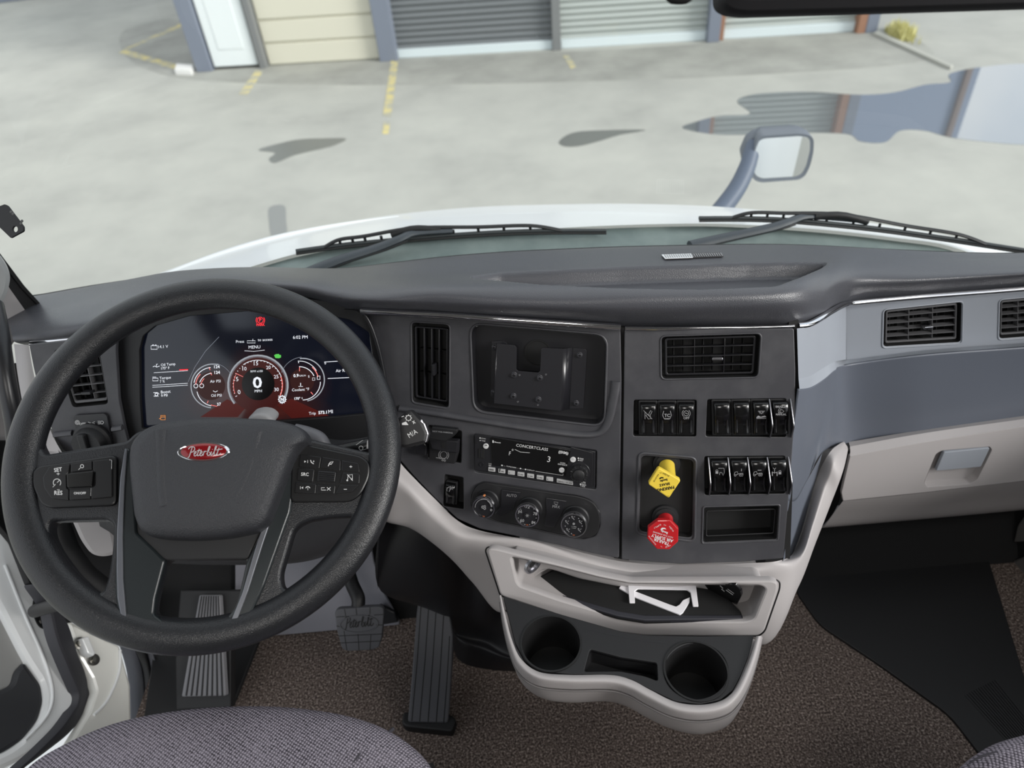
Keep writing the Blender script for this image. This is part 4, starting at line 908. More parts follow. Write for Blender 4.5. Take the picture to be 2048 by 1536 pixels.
for i, (c, r, nm) in enumerate(((Z1(834, 780), .0178, 'fan'), (Z1(1222, 852), .0188, 'temp'), (Z1(1636, 938), .0200, 'mode'))):
    kc = fkn.w(*fkn.at(c)); fr = Fr(kc - fkn.n * .027, FLp.u, FLp.v)
    kn = lathe('dial', fr, [(r * 1.06, 0), (r * 1.06, .004), (r * .98, .006), (r * .98, .022), (r * .93, .0265), (r * .88, .0272)], DARK, cc_, 48)
    lathe('chrome_ring', fr, [(r * .99, .019), (r * 1.035, .0215), (r * 1.03, .0255), (r * .97, .0285), (r * .9, .0285), (r * .88, .0265)], M('ring_chrome', (215, 215, 218), .18, metal=1), kn, 48)
    lathe('dial_face', fr, [(r * .9, .0262), (r * .3, .0262), (r * .29, .0275), (0, .0278)] if i < 2 else [(r * .9, .0262), (0, .0262)], SATN, kn, 48)
    X = c[0]; Y_ = c[1]; items = []
    if i == 0: items = [('A', X, Y_, 17, 180, 250, 1), ('A', X, Y_, 17, 250, 350, 1.6), ('A', X, Y_, 16, 300, 355, 3), CI(X - 1.5, Y_ - 1, 2.2, 1.6), CI(X + 2, Y_ + 1.6, 2.0, 1.4), CI(X + 2.2, Y_ - 2.4, 1.6, 1.2), CI(X + 15, Y_ + 5, 1.6, 1.2)]
    if i == 1:
        for s, a, b_ in (('72', -3.5, -15.5), ('66', -18.5, -6.5), ('78', 11.5, -1.5), ('60', -14.5, 12), ('84', 8, 16)): items.append(('T', s, (X + a, Y_ + b_), (X + a + 8, Y_ + b_ + 1.0), 1.0, 0, .02))
        for k in range(12):
            an = radians(k * 30 + 15); items.append(CI(X + 18.5 * cos(an), Y_ + 18.5 * sin(an), .5, .8))
        for k in range(3): an = radians(k * 60); items.append(('L', [(X - 3.6 * cos(an), Y_ - 3.6 * sin(an)), (X + 3.6 * cos(an), Y_ + 3.6 * sin(an))], .8))
    if i == 2:
        for an in (-95, -155, 140, -25, 40):
            a = radians(an); x = X + 15 * cos(a); y = Y_ + 15 * sin(a); items += [CI(x - 2, y - 2.5, .9, 1), ('L', [(x - 2.5, y), (x + .5, y + 1), (x + 2.5, y + 4)], 1.1), ('L', [(x + 1, y - 1.5), (x + 4, y - 2.5)], .8)]
        for an in (-60, -125, 0, 170, 100): items.append(CI(X + 17 * cos(radians(an + 5)), Y_ + 17 * sin(radians(an + 5)), .5, .9))
        items += [CI(X, Y_ - 3, 1.5, 1.8), ('L', [(X - 5, Y_ + 2), (X + 5, Y_ + 3), (X + 4, Y_ + 6), (X - 4, Y_ + 5)], 1, True)]
    ink('dial_marks', Fr(fr.w(0, 0, .0282), FLp.u, FLp.v), items, GPRI, kn, 0)
    ink('amber_mark', Fr(fr.w(0, 0, .0283), FLp.u, FLp.v), [('P', [(X - 2.2, Y_ + r * 900), (X + 2.4, Y_ + r * 900 + .5), (X + 2, Y_ + r * 900 + 3), (X - 2, Y_ + r * 900 + 2.5)])], M('amber_print', (120, 66, 42), .5), kn, 0)
    if i == 0: plate('pointer', fr, rrect(-.0015, r * .98, .0015, r * 1.1, .0005), .004, M('orange_pointer', (205, 130, 80), .4), kn, .021, bev=.0004)

# ------------------------------------------------------------------ rocker switches
def rocker(fr, quad, label, group, icon=(), guards=(), gm_=CHRM):
    q = quadmap(fr.L(quad)); ro = empty('rocker_switch', fr.w(*q(.5, .5)), label, 'switch', group)
    ft = fr
    plate('bezel', ft, fil([q(0, 0), q(1, 0), q(1, 1), q(0, 1)], .002), .006, DARK, ro, -.008, bev=.001)
    k = quadmap([q(.1, .04), q(.9, .04), q(.88, .96), q(.12, .96)])
    # key: curved profile, steps down from the print to a concave lower half
    V = []; Fc = []; prof = [(0, -.003), (.03, .004), (.08, .0068), (.2, .0075), (.5, .0065), (.58, .0045), (.75, .003), (.9, .0045), (.97, .0042), (1, -.003)]
    for t, h in prof:
        for s, hh in ((0, -.0015), (.08, 0), (.92, 0), (1, -.0015)): a, b_ = k(s, t); V.append((a, b_, h + hh))
    for i in range(len(prof) - 1):
        for j in range(3): a = i * 4 + j; Fc.append((a, a + 4, a + 5, a + 1))
    for j in (0, 3):
        for i in range(len(prof) - 1):
            pass
    n0 = len(V)
    for t, h in prof:
        for s in (0, 1): a, b_ = k(s, t); V.append((a, b_, -.004))
    for i in range(len(prof) - 1):
        Fc.append((i * 4, n0 + 2 * i, n0 + 2 * i + 2, i * 4 + 4)); Fc.append((i * 4 + 3, i * 4 + 7, n0 + 2 * i + 3, n0 + 2 * i + 1))
    mk('key', V, Fc, GLOS, ro, fr.M(), 50)
    for s in (.17, .83):
        P = [fr.w(*k(s + (.5 - s) * .0, t), .0055 - .0028 * sin(pi * (t - .52) / .44)) for t in (.5, .6, .7, .8, .92)]
        tube('ridge', P, lambda t: .0006 + .0011 * sin(pi * t), SATN if not guards else SATN, ro, 8, n=12, up=fr.n)
    for s in guards:
        P = [(0, 0), (.06, .003), (.55, .017), (.64, .018), (.72, .015), (1.04, .001)]
        V = []; Fc = []; x = 1.04 if s else -.04
        for t, h in P:
            a, b_ = q(x, t)
            for dx in (-.0007, .0007): V.append((a + dx, b_, h)); V.append((a + dx, b_, -.004))
        for i in range(len(P) - 1):
            c = i * 4; Fc += [(c, c + 1, c + 5, c + 4), (c + 2, c + 6, c + 7, c + 3), (c, c + 4, c + 6, c + 2)]
        g_ = mk('guard', V, Fc, SATN, ro, fr.M(), 20)
        tube('guard_glint', [fr.w(*q(x, t), h) for t, h in P], .0010, gm_, g_, 8, up=fr.u)  # bright tube drawn as the highlight along the black guard
    if icon: ink('symbol', fr.off(.0073), icon, GPRI if True else PRINT, ro)
    return ro
Zu = lambda x, y: (1230 + x / 5.251, 640 + y / 5.251)
Zl = lambda x, y: (1230 + x / 5.251, 890 + y / 5.251)
def cols(quad, n, i):
    m = quadmap(quad); return [m(i / n, 0), m((i + 1) / n, 0), m((i + 1) / n, 1), m(i / n, 1)]
G1 = 'upper left row of three rocker switches'; G2 = 'upper right row of four rocker switches'; G3 = 'lower row of four guarded rocker switches'
qa = [(1277, 802), (1391, 802), (1390, 871), (1278, 871)]
I1 = [('L', [Zu(300, 950), Zu(390, 1040)], 1), ('L', [Zu(325, 1000), Zu(350, 1040), Zu(375, 1035), Zu(370, 1000), Zu(340, 990)], 1, True), ('L', [Zu(355, 985), Zu(375, 950), Zu(390, 960), Zu(372, 995)], 1), ('L', [Zu(315, 965), Zu(315, 1040)], 1)]
I2 = [('T', 'TC', Zu(518, 1018), Zu(578, 1018), 1, 0, .03), ('L', [Zu(512, 955), Zu(500, 1000), Zu(515, 1035), Zu(578, 1035), Zu(592, 1000), Zu(580, 955)], 1.2), ('L', [Zu(520, 1042), Zu(574, 1042)], .8)]
I3 = [CI(*Zu(748, 980), 5, 1), ('A', *Zu(748, 980), 8, 130, 230, 1), ('A', *Zu(748, 980), 8, -50, 50, 1), ('T', 'OFF', Zu(718, 1042), Zu(782, 1042), 1, 0, .02), ('L', [Zu(735, 975), Zu(762, 985)], 1.2)]
rocker(FRp, cols(qa, 3, 0), 'black rocker with struck-out symbol, leftmost of the upper left three', G1, I1)
rocker(FRp, cols(qa, 3, 1), 'black rocker marked TC in the middle of the upper left three', G1, I2)
rocker(FRp, cols(qa, 3, 2), 'black rocker marked OFF under a brake circle', G1, I3)
qb = [(1423, 800), (1579, 798), (1580, 871), (1425, 872)]
rocker(FRp, cols(qb, 4, 0), 'blank gloss rocker at the left end of the upper right four', G2)
rocker(FRp, cols(qb, 4, 1), 'blank gloss rocker second from left in the upper right four', G2)
I4 = [('L', [Zu(1502, 958), Zu(1572, 958)], 1), ('A', *Zu(1537, 962), 3, 0, 180, 1), ('P', [Zu(*q_) for q_ in ((1485, 1020), (1505, 1004), (1530, 1016), (1575, 1004), (1588, 1014), (1588, 1022), (1485, 1028))]), ('L', [Zu(1485, 1034), Zu(1588, 1034)], 1)] + [('L', [Zu(1537 + 18 * cos(radians(a)), 965 + 14 * sin(radians(a))), Zu(1537 + 28 * cos(radians(a)), 965 + 24 * sin(radians(a)))], .8) for a in (10, 50, 90, 130, 170)]
rocker(FRp, cols(qb, 4, 2), 'gloss rocker with a lamp over a lying figure symbol', G2, I4)
I5 = [('T', 'DISABLE', Zu(1688, 922), Zu(1790, 922), 1.1, 0, .02), ('T', 'MANUAL', Zu(1690, 1002), Zu(1800, 1002), 1.1, 0, .02), ('L', [Zu(1715, 950), Zu(1745, 950), Zu(1745, 935), Zu(1775, 960), Zu(1745, 980), Zu(1745, 968), Zu(1715, 968)], 1, True), CI(*Zu(1730, 942), 2, .8), CI(*Zu(1730, 974), 2, .8)]
rocker(FRp, cols(qb, 4, 3), 'guarded rocker marked DISABLE MANUAL between two bent metal guards', G2, I5, (0, 1))
qc = [(1418, 915), (1575, 914), (1577, 985), (1420, 987)]
J1 = [('L', [Zl(1085, 245), Zl(1145, 245), Zl(1148, 290), Zl(1135, 320), Zl(1122, 290), Zl(1105, 285), Zl(1095, 315)], 1.1), ('P', [Zl(*q_) for q_ in ((1056, 275), (1084, 275), (1084, 302), (1056, 302))]), ('A', *Zl(1070, 272), 2.2, 180, 360, .9)]
def truck(x, y): return [('L', [Zl(x, y), Zl(x + 10, y - 25), Zl(x + 35, y - 30), Zl(x + 42, y), Zl(x, y)], 1), ('L', [Zl(x + 40, y - 8), Zl(x + 70, y - 8)], 1), CI(*Zl(x + 12, y + 8), 1.8, 1), CI(*Zl(x + 66, y + 8), 1.8, 1), CI(*Zl(x + 84, y + 8), 1.8, 1), ('L', [Zl(x + 62, y - 10), Zl(x + 90, y - 12), Zl(x + 98, y)], 1.2)]
J2 = truck(1250, 310) + [('L', [Zl(1328, 250), Zl(1328, 275)], 1.4)]
J3 = truck(1452, 308) + [('L', [Zl(1498, 265), Zl(1538, 265)], 1.3)]
J4 = [('L', [Zl(1660, 240), Zl(1676, 255), Zl(1690, 240)], 1), ('L', [Zl(1676, 255), Zl(1676, 300)], 1), ('L', [Zl(1650, 290), Zl(1705, 290)], 1.2), ('L', [Zl(1652, 280), Zl(1652, 325)], 1.8), ('L', [Zl(1702, 280), Zl(1702, 325)], 1.8), ('P', [Zl(*q_) for q_ in ((1718, 282), (1746, 282), (1746, 308), (1718, 308))]), ('A', *Zl(1732, 280), 2.2, 180, 360, .9)]
for i, (lb, ic) in enumerate((('guarded rocker with padlock and trailer hitch symbol, leftmost of lower four', J1), ('guarded rocker with truck and down arrow symbol in the lower four', J2), ('guarded rocker with truck and dash symbol in the lower four', J3), ('guarded rocker with axle and padlock symbol at right end of lower four', J4))):
    rocker(FRp, cols(qc, 4, i), lb, G3, ic, (0,) if i < 3 else (0, 1))
# dimmer switch
qd = [(891, 962), (914, 966), (913, 1011), (889, 1007)]
rocker(FLp, qd, 'lone rocker with gauge dimmer symbol left of the climate dials', None, [('A', *Z1(532, 622), 6, 150, 290, 1.1), CI(*Z1(548, 606), 1.6, 1), ('L', [Z1(525, 640), Z1(540, 605)], 1)] + [('L', [Z1(548 + 12 * cos(a), 606 + 12 * sin(a)), Z1(548 + 20 * cos(a), 606 + 20 * sin(a))], .7) for a in (0, 1, 2.1, 3.1, 4.2, 5.2)])

# ------------------------------------------------------------------ trailer hand brake
tb = empty('trailer_brake_lever', FLp.W((885, 888)), 'small black trailer brake lever marked NOT FOR PARKING beside the radio', 'lever')
ppx('base', FLp.off(.001), z1([(345, 170), (605, 185), (602, 300), (575, 395), (510, 385), (345, 352)]), .003, .010, DARK, tb, 0, bev=.002)
ppx('slot_block', FLp.off(.010), z1([(340, 165), (605, 190), (600, 300), (480, 285), (370, 262)]), .002, .012, SATN, tb, 0, bev=.002)
ppx('slot', FLp.off(.0223), z1([(458, 195), (496, 200), (496, 262), (458, 240)]), .0006, .0004, VOID, tb, 0, bev=0)
ppx('paddle', FLp.off(.026), z1([(372, 58), (600, 84), (600, 112), (575, 140), (498, 196), (338, 172)]), .002, .008, DARK, tb, 0, bev=.002)
ppx('side_button', FLp.off(.004), z1([(215, 230), (300, 200), (330, 230), (320, 320), (215, 305)]), .003, .008, SATN, tb, 0, bev=.002)
ink('lettering', FLp.off(.0342), [('T', 'NOT FOR PARKING', Z1(380, 106), Z1(558, 122), .9, -.1, .02)], GPRI, tb)
ink('symbol', FLp.off(.0112), [CI(*Z1(478, 312), 7, 1.2), ('A', *Z1(478, 312), 10, -60, 50, 1.1), ('A', *Z1(478, 312), 10, 130, 240, 1.1), ('L', [Z1(410, 336), Z1(490, 346)], 1.2), CI(*Z1(468, 358), 1.6, .9), CI(*Z1(488, 362), 1.6, .9)], GPRI, tb)

# ------------------------------------------------------------------ brake valve knobs
YELP = M('yellow_plastic', (225, 196, 70), .35); REDP = M('red_plastic', (178, 28, 34), .3, coat=.3)
def knob(name, label, poly, neckpx, mat, inkmat, items, h=.036):
    ff = FRp.off(h); kn = empty(name, FRp.off(-.01).W(neckpx), label, 'brake valve knob')
    ppx('cap', ff, poly, .0035 if len(poly) == 4 else .0008, .008, mat, kn, -.004, bev=.0016)
    base = FRp.off(-.011); bc = base.w(*base.at(neckpx)); top = ff.w(*ff.L([(sum(p[0] for p in poly) / len(poly), sum(p[1] for p in poly) / len(poly))])[0])
    st_ = bc + (top - bc) * 0
    lathe('collar', Fr(bc, FRp.u, FRp.v), [(.021, 0), (.020, .003), (.0165, .0035), (.0165, .006), (.014, .0065), (0, .0065)], DARK, kn, 32)
    ax_ = (top - bc).normalized(); f6 = Fr(bc, FRp.u, (ax_.cross(FRp.u)).normalized())
    L_ = (top - bc).length; lathe('neck', f6, [(.0085, .003), (.0115, .006), (.0105, L_ - .012), (.012, L_ - .003), (0, L_ - .003)], mat, kn, 32)
    ink('lettering', ff.off(.004), items, inkmat, kn)
sq = [Zl(455, 238), Zl(694, 372), Zl(566, 562), Zl(346, 412)]
knob('parking_brake_knob', 'yellow square PARKING BRAKE knob above the red knob', sq, (1333, 927), YELP, GROM,
     [('T', 'PARKING', Zl(620, 428), Zl(440, 462), 1.0, 0, .03), ('T', 'BRAKE', Zl(572, 392), Zl(464, 412), 1.05, 0, .02), ('T', 'Bendix', Zl(548, 352), Zl(470, 372), 1.1, 0, .03), ('P', [Zl(*q_) for q_ in ((466, 348), (484, 336), (508, 338), (512, 352), (488, 350), (470, 364))]),
      ('T', 'PUSH', Zl(572, 318), Zl(508, 290), .8), ('T', 'TO', Zl(494, 284), Zl(468, 290), .8), ('T', 'RELEASE', Zl(452, 304), Zl(402, 384), .75), ('T', 'PULL', Zl(616, 476), Zl(598, 510), .8), ('T', 'TO', Zl(568, 528), Zl(546, 536), .9), ('T', 'APPLY', Zl(528, 532), Zl(462, 492), .8)])
oc = [Zl(448, 792), Zl(578, 788), Zl(668, 880), Zl(664, 1018), Zl(572, 1100), Zl(440, 1096), Zl(338, 985), Zl(348, 868)]
knob('trailer_air_supply_knob', 'red octagonal TRAILER AIR SUPPLY knob below the yellow knob', oc, (1330, 1034), REDP, PRINT,
     [('T', 'TRAILER', Zl(574, 1028), Zl(412, 972), 1.0, 0, .02), ('T', 'AIR SUPPLY', Zl(614, 996), Zl(386, 930), 1.0, 0, .02), ('T', 'NOT FOR PARKING', Zl(608, 966), Zl(402, 904), .9), ('T', 'Bendix', Zl(556, 918), Zl(484, 890), 1.1, 0, .03), ('P', [Zl(*q_) for q_ in ((478, 884), (494, 868), (524, 870), (540, 886), (512, 882), (484, 896))]),
      ('T', 'PUSH', Zl(620, 900), Zl(578, 850), .8), ('T', 'TO', Zl(540, 838), Zl(512, 832), .8), ('T', 'SUPPLY', Zl(480, 828), Zl(404, 868), .8), ('T', 'EVACUATE', Zl(350, 960), Zl(424, 1052), .7), ('T', 'TO', Zl(476, 1066), Zl(494, 1076), .8), ('T', 'PULL', Zl(536, 1082), Zl(588, 1056), .8)], h=.034)
# ------------------------------------------------------------------ steering wheel
_a = radians(13.92); _t = radians(34.75)
_nh = Vector((sin(_a), -cos(_a), 0))
FW = Fr(Vector((-.3752, .6307, .7553)), Vector((cos(_a), sin(_a), 0)), -_nh * cos(_t) + Vector((0, 0, sin(_t))))
sw = empty('steering_wheel', FW.o, 'black leather steering wheel with red oval badge and button pads', 'steering wheel')
RR0 = .2110
V = []; Fc = []; ns, nr = 160, 24
for i in range(ns):
    a = 2 * pi * i / ns; w_ = .0205
    for k in range(nr):
        b = 2 * pi * k / nr; rr_ = RR0 + cos(b) * w_; V.append((rr_ * cos(a), rr_ * sin(a), sin(b) * .0165))
for i in range(ns):
    for k in range(nr): Fc.append((i * nr + k, ((i + 1) % ns) * nr + k, ((i + 1) % ns) * nr + (k + 1) % nr, i * nr + (k + 1) % nr))
mk('rim', V, Fc, LEA, sw, FW.M(), 180)
def Wl(l, h=0): return FW.off(h).L(z5(l))
# spoke body: disc with four openings
def arc(r, a0, a1, n=24): return [(r * cos(radians(a0 + (a1 - a0) * i / n)), r * sin(radians(a0 + (a1 - a0) * i / n))) for i in range(n + 1)]
top_l = Wl([(235, 232), (655, 165), (700, 120), (820, 80), (1000, 60), (1300, 60), (1500, 85), (1580, 150), (1900, 222)])
aL = math.degrees(atan2(top_l[0][1], top_l[0][0])); aR = math.degrees(atan2(top_l[-1][1], top_l[-1][0]))
if aL < 0: aL += 360
htop = fil(top_l[::-1] + arc(.196, aL, aR, 40)[1:-1], .004, 2)
hleft = fil(Wl([(262, 572), (560, 566), (588, 590), (583, 720), (562, 860), (535, 935), (490, 940), (385, 838), (300, 720), (262, 640)]), .008)
hright = fil(Wl([(1510, 610), (1580, 570), (1700, 552), (1815, 545), (1800, 610), (1700, 722), (1510, 912), (1455, 920), (1440, 850)]), .008)
hbot = fil(Wl([(850, 770), (1270, 765), (1260, 800), (1215, 1000), (1165, 1065), (1000, 1085), (835, 1078), (790, 1045), (800, 960)]), .01)
outc = circ(0, 0, .204, 160)
plate('spoke_body', FW, outc, .020, LEA, sw, -.014, [htop, hleft, hright, hbot], .004, 50)
# satin bezel around the lower opening
bz = fil(Wl([(640, 200), (700, 640), (1340, 620), (1500, 190), (1540, 170), (1490, 520), (1355, 900), (1290, 1040), (1180, 1112), (1000, 1136), (730, 1112), (640, 1082), (600, 1010), (590, 900), (600, 640), (610, 350)], .008), .006)
SAT2 = M('satin_green_black', (34, 39, 41), .28, bump=('noise', 900, .05))
plate('lower_bezel', FW, bz, .005, SAT2, sw, .006, [[(x, y) for x, y in hbot]] if False else [], .002, 50) if False else None
V1 = fil(Wl([(642, 195), (668, 200), (690, 400), (705, 630), (800, 720), (850, 770), (800, 960), (790, 1045), (835, 1078), (1000, 1085), (1165, 1065), (1215, 1000), (1262, 790), (1275, 755), (1340, 630), (1440, 400), (1500, 190), (1535, 175), (1490, 520), (1355, 900), (1290, 1040), (1180, 1110), (1000, 1134), (730, 1110), (640, 1082), (600, 1010), (590, 900), (600, 640), (612, 350)], .008), .003)
plate('lower_bezel', FW, V1, .008, SAT2, sw, .003, [], .0025, 50)
plate('spoke_trim', FW, fil(Wl([(640, 195), (654, 205), (640, 400), (630, 640), (632, 860), (650, 1082), (618, 1045), (602, 960), (598, 800), (600, 620), (616, 350)], .012), .0015), .003, M('trim_satin_silver', (118, 120, 126), .32, metal=.8), sw, .010, bev=.001)
plate('spoke_trim', FW, fil(Wl([(1480, 175), (1502, 180), (1450, 380), (1345, 690), (1270, 930), (1218, 1070), (1186, 1072), (1240, 940), (1322, 660), (1420, 400)], .012), .0015), .003, M('trim_satin_silver', (118, 120, 126), .32, metal=.8), sw, .010, bev=.001)
# throat under the cushion
plate('throat', FW, fil(Wl([(680, 560), (1380, 540), (1300, 700), (1272, 765), (850, 772), (790, 745), (700, 650)], .006), .004), .012, DARK, sw, -.004, bev=.002)
# cushion
HH = .036
cu_ = fil(Wl([(655, 300), (655, 210), (675, 150), (735, 92), (820, 62), (1000, 40), (1200, 36), (1400, 44), (1510, 72), (1562, 105), (1572, 150), (1520, 190), (1485, 250), (1435, 385), (1365, 570), (1318, 612), (1160, 645), (1000, 657), (860, 655), (760, 643), (708, 612), (680, 540)], HH), .008)
cu_ = smooth(cu_[::2], 2)
dome('hub_cushion', FW, cu_, [(1.015, .004), (1.012, .022), (1.0, HH - .006), (.985, HH - .001), (.95, HH + .003), (.85, HH + .0065), (.6, HH + .009), (.3, HH + .010), (0.02, HH + .0102)], HUB, sw, ang=180)
for l in ([(822, 105), (826, 250), (832, 400), (842, 490)], [(1320, 110), (1290, 250), (1240, 380), (1205, 440)]):
    tube('cushion_crease', [FW.W(p, HH + .0072) for p in z5(l)], .0026, HUB, sw, 8, n=20, sx=2.4, up=FW.n)
bc = z5([(1045, 214)])[0]; FB3 = FW.off(HH + .0085); a, b = FB3.at(bc)
ex = FB3.at((bc[0] + 52, bc[1] - 1)); rx = hypot(ex[0] - a, ex[1] - b); ey = FB3.at((bc[0], bc[1] - 19)); ry = hypot(ey[0] - a, ey[1] - b)
rot = atan2(ex[1] - b, ex[0] - a); fb3 = Fr(FB3.w(a, b), FB3.u * cos(rot) + FB3.v * sin(rot), FB3.v * cos(rot) - FB3.u * sin(rot))
emb = dome('badge', fb3, circ(0, 0, rx, 48, ry), [(1, -.002), (1, .0016), (.97, .0022), (.93, .0018)], CHRO, sw, ang=30)
dome('badge_field', fb3, circ(0, 0, rx * .93, 48, ry * .9), [(1, .0012), (.9, .0022), (.5, .003), (.05, .0032)], M('badge_red', (132, 12, 20), .2, metal=.2, coat=.6), emb)
ink('badge_script', Fr(fb3.w(0, 0, .0033), FB3.u, FB3.v), script(Zs(0, 820, 2.56)([(958, 236)])[0], Zs(0, 820, 2.56)([(1138, 231)])[0], .88, 1.5), M('badge_silver', (212, 210, 212), .3, metal=.2), emb, .0002)
ink('horn_symbol', FB3.off(.001), [('P', z5([(976, 374), (1010, 392), (1055, 384), (1056, 402), (1012, 404), (980, 416)])), ('A', *z5([(1018, 402)])[0], 5, 0, 200, 1.6)], M('embossed_dark', (30, 30, 34), .4), sw)
# button pods
def pod(name, outl, btns, extra):
    plate(name, FW, fil(Wl(outl, .012), .008), .010, M('pod_black', (16, 16, 18), .35), sw, .002, bev=.002)
    for i, (bl, m, h) in enumerate(btns): plate('button', FW, fil(Wl(bl, .0145), .0015), .0030, m, sw, .0115 + h, bev=.0007)
    ink('button_symbols', FW.off(.0149), extra, PRINT, sw)
BTN = M('button_black', (20, 20, 22), .32)
Z5 = lambda x, y: (x / 2.56, 820 + y / 2.56)
pod('left_button_pod', [(168, 310), (205, 285), (598, 228), (594, 488), (250, 502), (205, 478), (165, 385)],
    [([(252, 290), (358, 276), (350, 322), (338, 330), (340, 402), (352, 408), (350, 462), (262, 452), (226, 400), (218, 345)], BTN, 0), ([(362, 274), (470, 260), (470, 306), (362, 318)], BTN, 0), ([(355, 408), (462, 402), (462, 455), (355, 461)], BTN, 0), ([(476, 260), (572, 250), (572, 445), (468, 455), (468, 400), (488, 385), (488, 315), (476, 306)], BTN, 0), ([(345, 328), (482, 314), (474, 392), (348, 398)], GLOS, .002)],
    [('T', 'SET', Z5(278, 318), Z5(319, 312), 1.05, 0, .02), ('L', [Z5(298, 320), Z5(298, 334)], 1.1), ('L', [Z5(290, 327), Z5(306, 327)], 1.1), ('A', *Z5(292, 372), 7.5, 140, 400, 1.4), ('L', [Z5(292, 372), Z5(306, 358)], 1.3), ('L', [Z5(270, 395), Z5(285, 380)], 1), ('L', [Z5(292, 408), Z5(306, 408)], 1), ('T', 'RES', Z5(278, 434), Z5(320, 434), 1.05, 0, .02), ('T', 'ON/OFF', Z5(378, 432), Z5(440, 431), 1.0, 0, .02),
     CI(*Z5(420, 288), 3.2, 1.2), ('L', [Z5(412, 296), Z5(402, 306)], 1.2), ('L', [Z5(560, 255), Z5(572, 257), Z5(571, 302)], .7), ('L', [Z5(466, 400), Z5(464, 440)], .5)])
pod('right_button_pod', [(1495, 180), (1530, 168), (1850, 235), (1893, 270), (1893, 340), (1850, 430), (1795, 470), (1500, 472), (1484, 455)],
    [([(1538, 226), (1645, 240), (1635, 300), (1530, 290)], BTN, 0), ([(1650, 240), (1745, 256), (1742, 312), (1640, 296)], BTN, 0), ([(1750, 257), (1835, 272), (1842, 318), (1748, 312)], BTN, 0), ([(1526, 296), (1610, 304), (1602, 368), (1520, 360)], BTN, 0), ([(1630, 312), (1722, 318), (1714, 372), (1626, 366)], SATN, .002), ([(1755, 320), (1842, 326), (1840, 376), (1742, 376)], BTN, 0), ([(1514, 368), (1620, 378), (1615, 430), (1508, 424)], BTN, 0), ([(1622, 382), (1718, 386), (1712, 430), (1618, 430)], BTN, 0), ([(1740, 382), (1838, 384), (1800, 422), (1718, 430)], BTN, 0)] +
    [([(1636 + i * 0, 318 + i * 10), (1714, 323 + i * 10), (1713, 328 + i * 10), (1635, 323 + i * 10)], GLOS, .0035) for i in range(5)],
    [('P', [Z5(1558, 258), Z5(1568, 264), Z5(1558, 270)]), ('L', [Z5(1575, 257), Z5(1575, 271)], 1), ('L', [Z5(1590, 256), Z5(1594, 268), Z5(1606, 276)], 1.8), ('L', [Z5(1606, 258), Z5(1606, 268)], .9), ('L', [Z5(1602, 263), Z5(1610, 263)], .9), ('L', [Z5(1680, 288), Z5(1690, 268), Z5(1706, 264), Z5(1696, 278), Z5(1682, 276)], 1.4), ('L', [Z5(1789, 290), Z5(1803, 290)], 1), ('L', [Z5(1796, 284), Z5(1796, 296)], 1),
     ('T', 'SRC', Z5(1541, 336), Z5(1580, 338), 1.05, 0, .02), ('L', [Z5(1778, 330), Z5(1806, 362)], 1.1), ('L', [Z5(1780, 360), Z5(1782, 334), Z5(1804, 330), Z5(1804, 354)], 1), CI(*Z5(1778, 360), 1, 1.4), CI(*Z5(1801, 355), 1, 1.4), ('P', [Z5(1552, 392), Z5(1542, 398), Z5(1552, 404)]), ('L', [Z5(1538, 391), Z5(1538, 405)], 1), ('A', *Z5(1576, 404), 4.5, 200, 340, 1.6), ('L', [Z5(1576, 398), Z5(1576, 410)], .9),
     ('L', [Z5(1668, 410), Z5(1645, 410), Z5(1645, 398), Z5(1662, 398)], 1.1), ('L', [Z5(1674, 396), Z5(1692, 412)], 1.1), ('L', [Z5(1692, 396), Z5(1674, 412)], 1.1), ('L', [Z5(1760, 406), Z5(1776, 406)], 1.1)])
# column, shroud, stalks
cl = empty('steering_column', FW.w(0, 0, -.2), 'black steering column shroud between wheel and dash', 'steering column')
ax1 = FW.n; pts = [FW.w(0, .0, -.03), FW.w(0, .0, -.10), FW.w(0, .005, -.2), FW.w(0, .01, -.32)]
tube('shroud', pts, lambda t: .05 + .022 * min(1, t * 2), M('shroud_plastic', (44, 44, 47), .5), cl, 24, n=16, up=FW.v)
SHI = M('shroud_highlight', (96, 97, 102), .4)
tube('collar', [D(590, 862, .93), D(615, 868, .93), D(640, 880, .93), D(652, 905, .93)], .010, SHI, cl, 12, n=24)  # grey tube drawn as the highlight on the column cover
dome('column_nub', FC.off(.12), fil(FC.off(.12).L(z4([(915, 880), (950, 848), (1010, 836), (1070, 846), (1115, 885), (1100, 930), (930, 930)])), .004), [(1, -.02), (1, 0), (.9, .004), (.6, .006), (0.05, .0065)], M('pale_nub', (150, 150, 152), .5), cl)
stk = empty('wiper_stalk', D(740, 895, .93), 'black multi function stalk with white symbols right of the wheel', 'stalk')
P = [D(650, 905, .93), D(700, 898, .935), D(760, 886, .94), D(800, 878, .942)]
tube('arm', P, lambda t: .007 + .006 * t, SATN, stk, 16, n=12)
FK = Fr(D(820, 860, .925), (D(850, 850, .925) - D(800, 860, .925)), UU)
ppx('grip', FK, [(790, 842), (812, 822), (822, 820), (846, 846), (856, 866), (852, 886), (812, 896), (790, 892)], .003, .022, DARK, stk, -.018, bev=.004)
ppx('grip_collar', FK.off(-.002), [(840, 838), (850, 846), (858, 868), (854, 884), (848, 886), (852, 866)], .001, .016, CHRM, stk, -.012, bev=.002)
